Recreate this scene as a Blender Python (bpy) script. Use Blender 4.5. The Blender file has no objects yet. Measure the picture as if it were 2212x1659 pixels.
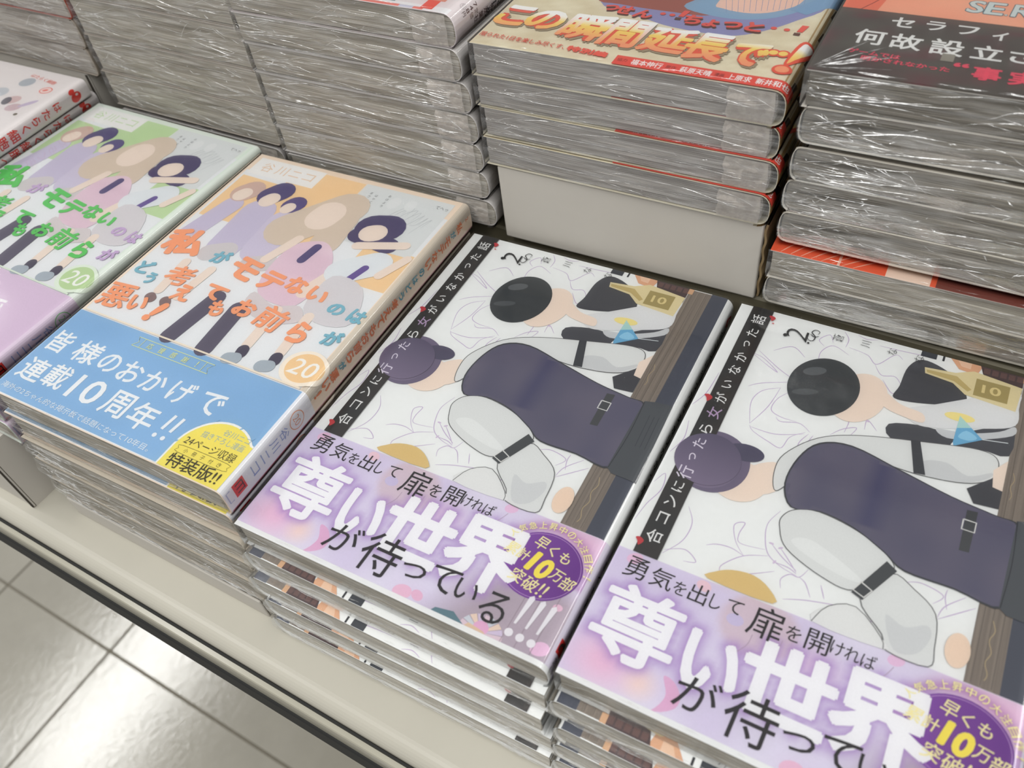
import bpy, bmesh, math, random
import numpy as np
from mathutils import Matrix, Vector
from mathutils.geometry import tessellate_polygon

random.seed(7)
SC = bpy.context.scene
COL = SC.collection
MM = 0.001

# ------------------------------------------------------------------ camera
cam_d = bpy.data.cameras.new('camera')
cam = bpy.data.objects.new('camera', cam_d)
COL.objects.link(cam)
F_PX, YAW, PIT, ROL = 1830.0676, 0.6081554, 0.7336943, -0.1579366
CAM = (0.19662637, -0.08902548, 0.25812694)
def cam_rot(a, b, c):
    Rz = Matrix.Rotation(a, 3, 'Z')
    Rx = Matrix.Rotation(b, 3, 'X')
    Ry = Matrix(((math.cos(c), -math.sin(c), 0), (math.sin(c), math.cos(c), 0), (0, 0, 1)))
    return Rz @ Rx @ Ry
cam.matrix_world = Matrix.Translation(CAM) @ cam_rot(YAW, PIT, ROL).to_4x4()
cam_d.sensor_fit = 'HORIZONTAL'
cam_d.sensor_width = 36.0
cam_d.lens = F_PX / 2212.0 * 36.0
cam_d.clip_start = 0.01
cam_d.clip_end = 60
cam_d.dof.use_dof = True
cam_d.dof.focus_distance = 0.36
cam_d.dof.aperture_fstop = 14.0
SC.camera = cam

# ------------------------------------------------------------------ world, lamps, exposure
world = bpy.data.worlds.new('shop_light')
SC.world = world
world.use_nodes = True
bg = world.node_tree.nodes['Background']
bg.inputs[0].default_value = (1.0, 0.995, 0.975, 1)
bg.inputs[1].default_value = 0.5
SC.view_settings.view_transform = 'Standard'
SC.view_settings.look = 'None'
SC.view_settings.gamma = 1.0
SC.view_settings.use_curve_mapping = False
SC.view_settings.exposure = 0.0
SC.cycles.transparent_max_bounces = 32
SC.cycles.max_bounces = 10

def area_lamp(x, y, z, sx, sy, power, col=(1.0, 0.995, 0.975)):
    d = bpy.data.lights.new('ceiling_and_fill_lamp', 'AREA')
    d.shape = 'RECTANGLE'
    d.size, d.size_y, d.energy, d.color = sx, sy, power, col
    o = bpy.data.objects.new('ceiling_and_fill_lamp', d)
    o.location = (x, y, z)
    COL.objects.link(o)
    return o
for lx, ly, pw in ((-2.80, 0.30, 44), (-1.25, -0.62, 11), (-0.15, -0.62, 12), (0.95, -0.62, 13), (1.55, 1.35, 18), (1.55, 2.9, 14), (2.6, -0.62, 14)):  # first lamp makes the floor glare; the others are added to brighten the covers
    area_lamp(lx, ly, 1.56, 0.32, 1.25, pw)

# ------------------------------------------------------------------ helpers
def lin(c):
    o = []
    for v in c[:3]:
        v = v / 255.0
        o.append(v / 12.92 if v <= 0.04045 else ((v + 0.055) / 1.055) ** 2.4)
    return o
def ink(c, k=0.92, veil=-0.010):
    return [max(v * k - veil, 0.002) for v in lin(c)]

def new_mat(name):
    m = bpy.data.materials.new(name)
    m.use_nodes = True
    nt = m.node_tree
    b = nt.nodes['Principled BSDF']
    return m, nt, b
def node(nt, t, **kw):
    n = nt.nodes.new(t)
    for k, v in kw.items():
        setattr(n, k, v)
    return n
def mapped_noise(nt, scale3, nscale, detail=4, rough=0.6, coord='Object', rot=(0, 0, 0)):
    tc = node(nt, 'ShaderNodeTexCoord')
    mp = node(nt, 'ShaderNodeMapping')
    mp.inputs['Scale'].default_value = scale3
    mp.inputs['Rotation'].default_value = rot
    nz = node(nt, 'ShaderNodeTexNoise')
    nz.inputs['Scale'].default_value = nscale
    nz.inputs['Detail'].default_value = detail
    nz.inputs['Roughness'].default_value = rough
    nt.links.new(tc.outputs[coord], mp.inputs[0])
    nt.links.new(mp.outputs[0], nz.inputs[0])
    return nz
def ramp(nt, src, stops):
    r = node(nt, 'ShaderNodeValToRGB')
    el = r.color_ramp.elements
    while len(el) < len(stops):
        el.new(0.5)
    for e, (p, c) in zip(el, stops):
        e.position = p
        e.color = tuple(c[:3]) + (1,)
    nt.links.new(src, r.inputs[0])
    return r

def mat_paint(name, rgb, rough=0.5, noise=0.04, nscale=30, coat=0.0, bump=0.0):
    m, nt, b = new_mat(name)
    c = ink(rgb)
    nz = mapped_noise(nt, (1, 1, 1), nscale, 5)
    lo = [v * (1 - noise) for v in c]; hi = [min(v * (1 + noise), 1) for v in c]
    r = ramp(nt, nz.outputs['Fac'], [(0.3, lo), (0.7, hi)])
    nt.links.new(r.outputs[0], b.inputs['Base Color'])
    b.inputs['Roughness'].default_value = rough
    if coat: b.inputs['Coat Weight'].default_value = coat
    if bump:
        bp = node(nt, 'ShaderNodeBump'); bp.inputs['Strength'].default_value = bump
        bp.inputs['Distance'].default_value = 0.001
        nt.links.new(nz.outputs['Fac'], bp.inputs['Height']); nt.links.new(bp.outputs[0], b.inputs['Normal'])
    return m

# page edges: hundreds of sheets, fine lines that run along the block
def make_page_mat(name, c1, c2, c3):
    m, nt, b = new_mat(name)
    n1 = mapped_noise(nt, (22, 22, 3400), 1.0, 3, 0.6)
    n2 = mapped_noise(nt, (9, 9, 300), 1.0, 5, 0.65)
    mx = node(nt, 'ShaderNodeMath', operation='ADD')
    ml = node(nt, 'ShaderNodeMath', operation='MULTIPLY'); ml.inputs[1].default_value = 0.45
    nt.links.new(n2.outputs['Fac'], ml.inputs[0])
    ml2 = node(nt, 'ShaderNodeMath', operation='MULTIPLY'); ml2.inputs[1].default_value = 0.55
    nt.links.new(n1.outputs['Fac'], ml2.inputs[0])
    nt.links.new(ml.outputs[0], mx.inputs[0]); nt.links.new(ml2.outputs[0], mx.inputs[1])
    r = ramp(nt, mx.outputs[0], [(0.37, ink(c1)), (0.5, ink(c2)), (0.63, ink(c3))])
    nt.links.new(r.outputs[0], b.inputs['Base Color'])
    b.inputs['Roughness'].default_value = 0.85
    bp = node(nt, 'ShaderNodeBump'); bp.inputs['Strength'].default_value = 0.35
    bp.inputs['Distance'].default_value = 0.0003
    nt.links.new(n1.outputs['Fac'], bp.inputs['Height']); nt.links.new(bp.outputs[0], b.inputs['Normal'])
    return m
M_PAGE_WARM = make_page_mat('page_edges_warm', (98, 90, 80), (166, 158, 149), (216, 210, 201))
M_PAGE_GREY = make_page_mat('page_edges_grey', (102, 98, 94), (164, 159, 154), (216, 211, 206))
M_PAGE_GREEN = make_page_mat('page_edges_greenish', (100, 94, 80), (168, 161, 148), (222, 216, 204))
M_PAGE_DARK = make_page_mat('page_edges_dark', (58, 53, 44), (118, 112, 100), (184, 177, 165))

def make_print_mat():
    m, nt, b = new_mat('printed_paper')
    a = node(nt, 'ShaderNodeVertexColor'); a.layer_name = 'ink'
    nz = mapped_noise(nt, (1, 1, 1), 1600, 3)
    mx = node(nt, 'ShaderNodeMix', data_type='RGBA', blend_type='MULTIPLY')
    mx.inputs[0].default_value = 1.0
    r = ramp(nt, nz.outputs['Fac'], [(0.35, (0.965,) * 3), (0.65, (1, 1, 1))])
    nt.links.new(a.outputs[0], mx.inputs[6]); nt.links.new(r.outputs[0], mx.inputs[7])
    nt.links.new(mx.outputs[2], b.inputs['Base Color'])
    b.inputs['Roughness'].default_value = 0.42
    b.inputs['Specular IOR Level'].default_value = 0.35
    return m
M_PRINT = make_print_mat()

def make_film(name, haze_glint, gloss_boost, bump_scale, bump_str):
    """clear shrink film: mirror-like thin sheet with small ripples, milky haze and painted white glints where it is crumpled"""
    m, nt, b = new_mat(name)
    nt.nodes.remove(b)
    out = nt.nodes['Material Output']
    tr = node(nt, 'ShaderNodeBsdfTransparent'); tr.inputs[0].default_value = (0.985, 0.985, 0.98, 1)
    gl = node(nt, 'ShaderNodeBsdfGlossy'); gl.inputs['Roughness'].default_value = 0.10
    fr = node(nt, 'ShaderNodeFresnel'); fr.inputs['IOR'].default_value = 1.42
    ad = node(nt, 'ShaderNodeMath', operation='MULTIPLY_ADD'); ad.use_clamp = True
    ad.inputs[1].default_value = gloss_boost; ad.inputs[2].default_value = 0.01
    nt.links.new(fr.outputs[0], ad.inputs[0])
    nz = mapped_noise(nt, bump_scale, 1.0, 5, 0.62)
    bp = node(nt, 'ShaderNodeBump'); bp.inputs['Strength'].default_value = bump_str
    bp.inputs['Distance'].default_value = 0.0012
    nt.links.new(nz.outputs['Fac'], bp.inputs['Height'])
    nt.links.new(bp.outputs[0], gl.inputs['Normal']); nt.links.new(bp.outputs[0], fr.inputs['Normal'])
    mx = node(nt, 'ShaderNodeMixShader')
    nt.links.new(ad.outputs[0], mx.inputs[0]); nt.links.new(tr.outputs[0], mx.inputs[1]); nt.links.new(gl.outputs[0], mx.inputs[2])
    if haze_glint > 0:
        df = node(nt, 'ShaderNodeBsdfDiffuse'); df.inputs[0].default_value = (0.86, 0.86, 0.85, 1)
        nh = mapped_noise(nt, (34, 34, 420), 1.0, 5, 0.62, rot=(0, 0.12, 0))
        rr = ramp(nt, nh.outputs['Fac'], [(0.45, (0.02,) * 3), (0.6, (haze_glint * 0.4,) * 3), (0.72, (haze_glint,) * 3)])  # noise streaks whiten the film in place of wrinkle highlights
        m2 = node(nt, 'ShaderNodeMixShader')
        nt.links.new(rr.outputs[0], m2.inputs[0]); nt.links.new(mx.outputs[0], m2.inputs[1]); nt.links.new(df.outputs[0], m2.inputs[2])
        mx = m2
    nt.links.new(mx.outputs[0], out.inputs[0])
    return m
M_FILM = make_film('shrink_film', 0.0, 1.0, (14, 60, 40), 0.12)
M_FILM_END = make_film('shrink_film_crumpled', 0.36, 0.45, (90, 90, 420), 0.5)

def make_crease():  # film ribs whitened so the folds carry painted highlights
    m, nt, b = new_mat('shrink_film_fold')
    nt.nodes.remove(b)
    out = nt.nodes['Material Output']
    tr = node(nt, 'ShaderNodeBsdfTransparent')
    gl = node(nt, 'ShaderNodeBsdfGlossy'); gl.inputs['Roughness'].default_value = 0.22
    gl.inputs[0].default_value = (0.95, 0.95, 0.95, 1)
    df = node(nt, 'ShaderNodeBsdfDiffuse'); df.inputs[0].default_value = (0.9, 0.9, 0.89, 1)
    a = node(nt, 'ShaderNodeMixShader'); a.inputs[0].default_value = 0.5
    nt.links.new(df.outputs[0], a.inputs[1]); nt.links.new(gl.outputs[0], a.inputs[2])
    nz = mapped_noise(nt, (1, 1, 1), 260, 3)
    r = ramp(nt, nz.outputs['Fac'], [(0.38, (0.06,) * 3), (0.66, (0.72,) * 3)])
    mx = node(nt, 'ShaderNodeMixShader')
    nt.links.new(r.outputs[0], mx.inputs[0]); nt.links.new(tr.outputs[0], mx.inputs[1]); nt.links.new(a.outputs[0], mx.inputs[2])
    nt.links.new(mx.outputs[0], out.inputs[0])
    return m
M_CREASE = make_crease()

def make_double():
    m, nt, b = new_mat('shrink_film_double_layer')
    nt.nodes.remove(b)
    out = nt.nodes['Material Output']
    tr = node(nt, 'ShaderNodeBsdfTransparent')
    df = node(nt, 'ShaderNodeBsdfDiffuse'); df.inputs[0].default_value = (0.62, 0.57, 0.52, 1)
    nz = mapped_noise(nt, (1, 1, 1), 300, 3)
    r = ramp(nt, nz.outputs['Fac'], [(0.35, (0.5,) * 3), (0.65, (0.72,) * 3)])
    mx = node(nt, 'ShaderNodeMixShader')
    nt.links.new(r.outputs[0], mx.inputs[0]); nt.links.new(tr.outputs[0], mx.inputs[1]); nt.links.new(df.outputs[0], mx.inputs[2])
    nt.links.new(mx.outputs[0], out.inputs[0])
    return m
M_DOUBLE = make_double()

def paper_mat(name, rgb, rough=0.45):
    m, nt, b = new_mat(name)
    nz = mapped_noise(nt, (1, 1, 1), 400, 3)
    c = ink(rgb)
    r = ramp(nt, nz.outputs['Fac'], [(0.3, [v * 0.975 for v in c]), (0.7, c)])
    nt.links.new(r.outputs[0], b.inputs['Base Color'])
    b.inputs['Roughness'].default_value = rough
    return m

# ------------------------------------------------------------------ objects
def link(o, parent=None):
    COL.objects.link(o)
    if parent is not None:
        o.parent = parent
    return o
def mesh_obj(name, verts, faces, mats, parent=None, mat_idx=None, smooth=False):
    me = bpy.data.meshes.new(name)
    me.from_pydata([tuple(v) for v in verts], [], [tuple(f) for f in faces])
    for m in (mats if isinstance(mats, (list, tuple)) else [mats]):
        me.materials.append(m)
    if mat_idx is not None:
        me.polygons.foreach_set('material_index', mat_idx)
    if smooth:
        me.polygons.foreach_set('use_smooth', [True] * len(me.polygons))
    me.update()
    o = bpy.data.objects.new(name, me)
    return link(o, parent)
def bm_obj(name, bm, mat, parent=None, smooth=False):
    me = bpy.data.meshes.new(name)
    bm.to_mesh(me); bm.free()
    for m in (mat if isinstance(mat, (list, tuple)) else [mat]):
        me.materials.append(m)
    if smooth:
        me.polygons.foreach_set('use_smooth', [True] * len(me.polygons))
    o = bpy.data.objects.new(name, me)
    return link(o, parent)
def box(bm, x0, x1, y0, y1, z0, z1, bev=0.0, seg=2):
    r = bmesh.ops.create_cube(bm, size=1.0)
    vs = r['verts']
    bmesh.ops.scale(bm, vec=(x1 - x0, y1 - y0, z1 - z0), verts=vs)
    bmesh.ops.translate(bm, vec=((x0 + x1) / 2, (y0 + y1) / 2, (z0 + z1) / 2), verts=vs)
    if bev:
        es = list({e for v in vs for e in v.link_edges})
        bmesh.ops.bevel(bm, geom=es, offset=bev, segments=seg, affect='EDGES', profile=0.5)
def empty(name, loc, rz=0.0, label=None, cat=None, group=None):
    o = bpy.data.objects.new(name, None)
    o.location = loc
    o.rotation_euler = (0, 0, rz)
    o.empty_display_size = 0.01
    COL.objects.link(o)
    if label: o['label'] = label
    if cat: o['category'] = cat
    if group: o['group'] = group
    return o

# ------------------------------------------------------------------ glyphs
_fc = bpy.data.curves.new('glyph_maker', 'FONT')
_fo = bpy.data.objects.new('glyph_maker', _fc)
COL.objects.link(_fo)
_fc.resolution_u = 3
_gcache = {}
def ring(b, small=False):
    if b <= 0.0015: return [(0.0, 0.0)]
    n = 4 if b < 0.011 else 8
    o = [(b * math.cos(2 * math.pi * (i + 0.5) / n), b * math.sin(2 * math.pi * (i + 0.5) / n)) for i in range(n)]
    if b > 0.045: o += [(b * 0.5 * math.cos(2 * math.pi * i / 6), b * 0.5 * math.sin(2 * math.pi * i / 6)) for i in range(6)]
    return o + [(0.0, 0.0)]
def text_mesh(s, bold=0.0):
    k = (s, bold)
    if k in _gcache: return _gcache[k]
    _fc.body = s
    _fc.offset = min(bold, 0.0)
    bpy.context.view_layer.update()
    me = _fo.to_mesh()
    v = np.array([(p.co.x, p.co.y) for p in me.vertices]) if len(me.vertices) else np.zeros((0, 2))
    f = [tuple(p.vertices) for p in me.polygons]
    _fo.to_mesh_clear()
    _gcache[k] = (v, f)
    return v, f
def bounds(v):
    return v[:, 0].min(), v[:, 0].max(), v[:, 1].min(), v[:, 1].max()

class Print:
    """flat printing in cover coordinates u (across), v (up the cover), millimetres"""
    def __init__(self):
        self.v, self.f, self.c, self.h = [], [], [], []
        self.layer = 0
        self.pts = []
    def add(self, verts, faces, col, up=True):
        if up: self.layer += 1
        self.micro = getattr(self, 'micro', 0) + 0.0009
        n = len(self.v)
        hh = self.layer * 0.006 + self.micro
        for (a, b) in verts:
            self.v.append((float(a), float(b)))
            self.h.append(hh)
            self.c.append(tuple(col(a, b)) if callable(col) else tuple(col))
        self.f += [tuple(n + i for i in f) for f in faces]
    def poly(self, pts, rgb, smooth=0, up=True):
        if smooth: pts = spline(pts, smooth, True)
        t = tessellate_polygon([[Vector((p[0], p[1], 0)) for p in pts]])
        col = rgb if callable(rgb) else ink(rgb)
        self.add(pts, t, col, up)
    def rect(self, u0, v0, u1, v1, rgb, up=True):
        col = rgb if callable(rgb) else ink(rgb)
        self.add([(u0, v0), (u1, v0), (u1, v1), (u0, v1)], [(0, 1, 2, 3)], col, up)
    def grid(self, u0, v0, u1, v1, nu, nv, fn):
        vs = [(u0 + (u1 - u0) * i / nu, v0 + (v1 - v0) * j / nv) for j in range(nv + 1) for i in range(nu + 1)]
        fs = [(j * (nu + 1) + i, j * (nu + 1) + i + 1, (j + 1) * (nu + 1) + i + 1, (j + 1) * (nu + 1) + i) for j in range(nv) for i in range(nu)]
        self.add(vs, fs, fn)
    def ell(self, cu, cv, ru, rv, rgb, rot=0, n=28, up=True):
        cr, sr = math.cos(rot), math.sin(rot)
        pts = []
        for i in range(n):
            a = 2 * math.pi * i / n
            x, y = ru * math.cos(a), rv * math.sin(a)
            pts.append((cu + x * cr - y * sr, cv + x * sr + y * cr))
        self.add(pts, [tuple(range(n))], rgb if callable(rgb) else ink(rgb), up)
    def line(self, pts, w, rgb, smooth=5, closed=False, up=True, taper=False):
        if smooth: pts = spline(pts, smooth, closed)
        elif closed: pts = list(pts) + [pts[0]]
        if closed and smooth: pts = pts + [pts[0]]
        L, R = [], []
        n = len(pts)
        for i in range(n):
            a = pts[max(i - 1, 0)]; b = pts[min(i + 1, n - 1)]
            dx, dy = b[0] - a[0], b[1] - a[1]
            l = math.hypot(dx, dy) or 1
            ww = w / 2 * ((0.35 + 0.65 * math.sin(math.pi * i / (n - 1))) if taper else 1)
            nx, ny = -dy / l * ww, dx / l * ww
            L.append((pts[i][0] + nx, pts[i][1] + ny)); R.append((pts[i][0] - nx, pts[i][1] - ny))
        vs = L + R
        fs = [(i, n + i, n + i + 1, i + 1) for i in range(n - 1)]
        self.add(vs, fs, ink(rgb), up)
    def glyph(self, ch, cu, cv, w, h, rgb, bold=0.0, rot=0.0, shear=0.0, up=True, sample=False, outline=None, ocol=None, dx=0, dy=0):
        b0, _ = text_mesh(ch, 0.0)
        x0, x1, y0, y1 = bounds(b0)
        def put(bo, col, upf, ddx=0, ddy=0):
            v, f = text_mesh(ch, min(bo, 0.0))
            if not len(v): return None
            sx, sy = w / max(x1 - x0 + 2 * max(bold, 0), 1e-6), h / max(y1 - y0 + 2 * max(bold, 0), 1e-6)
            if (x1 - x0) < 0.25: sx = min(sx, sy * 1.1)
            if (y1 - y0) < 0.25: sy = min(sy, sx * 1.1)
            cr, sr = math.cos(rot), math.sin(rot)
            for (ax, ay) in ring(bo):
                x = (v[:, 0] - (x0 + x1) / 2 + ax) * sx; y = (v[:, 1] - (y0 + y1) / 2 + ay) * sy
                x = x + shear * y
                U = cu + x * cr - y * sr + ddx; V = cv + x * sr + y * cr + ddy
                self.add(list(zip(U, V)), f, col, upf)
                upf = False
            return U, V, f
        col = rgb if callable(rgb) else ink(rgb)
        if outline: put(outline, ink(ocol), up)
        r = put(bold, col, True if outline else up, dx, dy)
        if sample and r:
            U, V, f = r
            for fc in f:
                for i in range(len(fc)):
                    a, b = fc[i], fc[(i + 1) % len(fc)]
                    for t in (0, .33, .66):
                        self.pts.append((U[a] * (1 - t) + U[b] * t, V[a] * (1 - t) + V[b] * t))
    def text(self, s, u0, v0, u1, v1, h, rgb, bold=0.0, up=True, shear=0.0):
        """string whose baseline-centre line runs from (u0,v0) to (u1,v1); h = height of a full-size character"""
        v, f = text_mesh(s, min(bold, 0.0))
        if not len(v): return
        x0, x1, _, _ = bounds(v)
        L = math.hypot(u1 - u0, v1 - v0)
        a = math.atan2(v1 - v0, u1 - u0)
        for (ax, ay) in ring(bold):
            x = (v[:, 0] - x0 + ax) * L / (x1 - x0); y = (v[:, 1] - 0.38 + ay) * h / 0.92
            x = x + shear * y
            U = u0 + x * math.cos(a) - y * math.sin(a); V = v0 + x * math.sin(a) + y * math.cos(a)
            self.add(list(zip(U, V)), f, rgb if callable(rgb) else ink(rgb), up)
            up = False
def spline(p, n, closed):
    out = []
    m = len(p)
    rng = range(m) if closed else range(m - 1)
    for i in rng:
        if closed:
            p0, p1, p2, p3 = p[(i - 1) % m], p[i], p[(i + 1) % m], p[(i + 2) % m]
        else:
            p0, p1, p2, p3 = p[max(i - 1, 0)], p[i], p[i + 1], p[min(i + 2, m - 1)]
        for k in range(n):
            t = k / n
            out.append(tuple(0.5 * (2 * p1[j] + (p2[j] - p0[j]) * t + (2 * p0[j] - 5 * p1[j] + 4 * p2[j] - p3[j]) * t * t +
                             (-p0[j] + 3 * p1[j] - 3 * p2[j] + p3[j]) * t ** 3) for j in (0, 1)))
    if not closed: out.append(tuple(p[-1]))
    return out
def mixc(a, b, t):
    t = max(0, min(1, t))
    return [x * (1 - t) + y * t for x, y in zip(a, b)]

# ------------------------------------------------------------------ book geometry
class Prof:
    """cross section of a paperback: flat front cover, rounded spine, flat back cover"""
    def __init__(s, T, Wf, a, n=3.0, seg=14):
        s.T, s.Wf, s.a = T, Wf, a
        p = [(0.0, T)]
        for i in range(seg + 1):
            th = math.pi / 2 - math.pi * i / seg
            c, q = math.cos(th), math.sin(th)
            p.append((Wf + a * abs(c) ** (2 / n), T / 2 + T / 2 * math.copysign(abs(q) ** (2 / n), q)))
        p.append((0.0, 0.0))
        s.p = p
        s.s = [0.0]
        for i in range(1, len(p)):
            s.s.append(s.s[-1] + math.hypot(p[i][0] - p[i - 1][0], p[i][1] - p[i - 1][1]))
        s.n = []
        for i in range(len(p)):
            a_, b_ = p[max(i - 1, 0)], p[min(i + 1, len(p) - 1)]
            dx, dz = b_[0] - a_[0], b_[1] - a_[1]
            l = math.hypot(dx, dz) or 1
            s.n.append((-dz / l, dx / l))
        s.n[0] = (0, 1); s.n[1] = (0, 1); s.n[-1] = (0, -1); s.n[-2] = (0, -1)
    def at(s, u, h):
        if u <= s.s[1]: return (u, s.T + h)
        for i in range(1, len(s.s) - 1):
            if u <= s.s[i + 1] or i == len(s.s) - 2:
                t = (u - s.s[i]) / (s.s[i + 1] - s.s[i])
                x = s.p[i][0] * (1 - t) + s.p[i + 1][0] * t; z = s.p[i][1] * (1 - t) + s.p[i + 1][1] * t
                nx = s.n[i][0] * (1 - t) + s.n[i + 1][0] * t; nz = s.n[i][1] * (1 - t) + s.n[i + 1][1] * t
                l = math.hypot(nx, nz) or 1
                return (x + nx / l * h, z + nz / l * h)
    def spine_mid(s): return (s.s[1] + s.s[-2]) / 2

def wrap_shell(name, prof, v0, v1, h0, h1, mat, parent, u0=0.0, u1=None):
    """sheet of thickness h1-h0 wrapped round the profile"""
    S = [u for u in prof.s]
    if u1 is None: u1 = prof.s[-1]
    S = [u0] + [u for u in S if u0 < u < u1] + [u1]
    V, Fc = [], []
    n = len(S)
    for h in (h1, h0):
        for v in (v0, v1):
            for u in S:
                x, z = prof.at(u, h)
                V.append((x * MM, v * MM, z * MM))
    a, b, c, d = 0, n, 2 * n, 3 * n
    for i in range(n - 1):
        Fc.append((a + i, a + i + 1, b + i + 1, b + i))
        Fc.append((c + i, d + i, d + i + 1, c + i + 1))
        Fc.append((a + i, c + i, c + i + 1, a + i + 1))
        Fc.append((b + i, b + i + 1, d + i + 1, d + i))
    Fc.append((a, b, d, c)); Fc.append((a + n - 1, c + n - 1, d + n - 1, b + n - 1))
    return mesh_obj(name, V, Fc, mat, parent)

def print_obj(name, pr, prof, base, parent):
    """map a Print onto the cover, cutting it where the cover bends"""
    bm = bmesh.new()
    cl = bm.verts.layers.float_color.new('ink')
    hl = bm.verts.layers.float.new('hh')
    vs = []
    for (u, v), h, c in zip(pr.v, pr.h, pr.c):
        q = bm.verts.new((u, v, 0)); q[cl] = (c[0], c[1], c[2], 1); q[hl] = h
        vs.append(q)
    for f in pr.f:
        try: bm.faces.new([vs[i] for i in f])
        except ValueError: pass
    cuts = [u for u in prof.s[1:-1]]
    mx = max(v[0] for v in pr.v)
    for u in cuts:
        if u >= mx: break
        g = [f for f in bm.faces if max(v.co.x for v in f.verts) > u - 1e-6 and min(v.co.x for v in f.verts) < u + 1e-6]
        if not g: continue
        ge = list({e for f in g for e in f.edges}) + list({v for f in g for v in f.verts}) + g
        bmesh.ops.bisect_plane(bm, geom=ge, plane_co=(u, 0, 0), plane_no=(1, 0, 0), dist=1e-5)
    for q in bm.verts:
        x, z = prof.at(max(q.co.x, 0.0), base + q[hl])
        q.co = (x * MM, q.co.y * MM, z * MM)
    for f in bm.faces: f.smooth = False
    bmesh.ops.recalc_face_normals(bm, faces=bm.faces[:0])
    return bm_obj(name, bm, M_PRINT, parent)

def page_block(prof, mat, parent, inset=1.0, seed=0, spine_gap=0.8, sheaves=9):
    r = random.Random(seed)
    V, Fc = [], []
    T = prof.T
    z0, z1 = 0.4, T - 0.4
    zs = [z0 + (z1 - z0) * i / sheaves for i in range(sheaves + 1)]
    for i in range(sheaves):
        a, b = zs[i], zs[i + 1]
        off = r.uniform(-0.15, 0.15)
        def xr(z):
            q = abs((z - T / 2) / (T / 2))
            return prof.Wf + (prof.a - spine_gap) * max(1 - q ** 3.2, 0) ** (1 / 3.2) - 0.1
        x0 = inset + r.uniform(-0.12, 0.12)
        y0 = 0.9 + off; y1 = 181.2 + off
        n = len(V)
        V += [(x0, y0, a), (xr(a), y0, a), (xr(a), y1, a), (x0, y1, a), (x0, y0, b), (xr(b), y0, b), (xr(b), y1, b), (x0, y1, b)]
        Fc += [(n, n + 3, n + 2, n + 1), (n + 4, n + 5, n + 6, n + 7), (n, n + 1, n + 5, n + 4), (n + 1, n + 2, n + 6, n + 5),
               (n + 2, n + 3, n + 7, n + 6), (n + 3, n, n + 4, n + 7)]
    return mesh_obj('page_block', [(x * MM, y * MM, z * MM) for x, y, z in V], Fc, mat, parent)

def vnoise(x, y, seed):
    def h(i, j):
        n = (i * 374761393 + j * 668265263 + seed * 974634777) & 0xffffffff
        n = ((n ^ (n >> 13)) * 1274126177) & 0xffffffff
        return (n & 0xffff) / 65535.0
    xi, yi = math.floor(x), math.floor(y)
    fx, fy = x - xi, y - yi
    fx, fy = fx * fx * (3 - 2 * fx), fy * fy * (3 - 2 * fy)
    return (h(xi, yi) * (1 - fx) + h(xi + 1, yi) * fx) * (1 - fy) + (h(xi, yi + 1) * (1 - fx) + h(xi + 1, yi + 1) * fx) * fy

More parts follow.
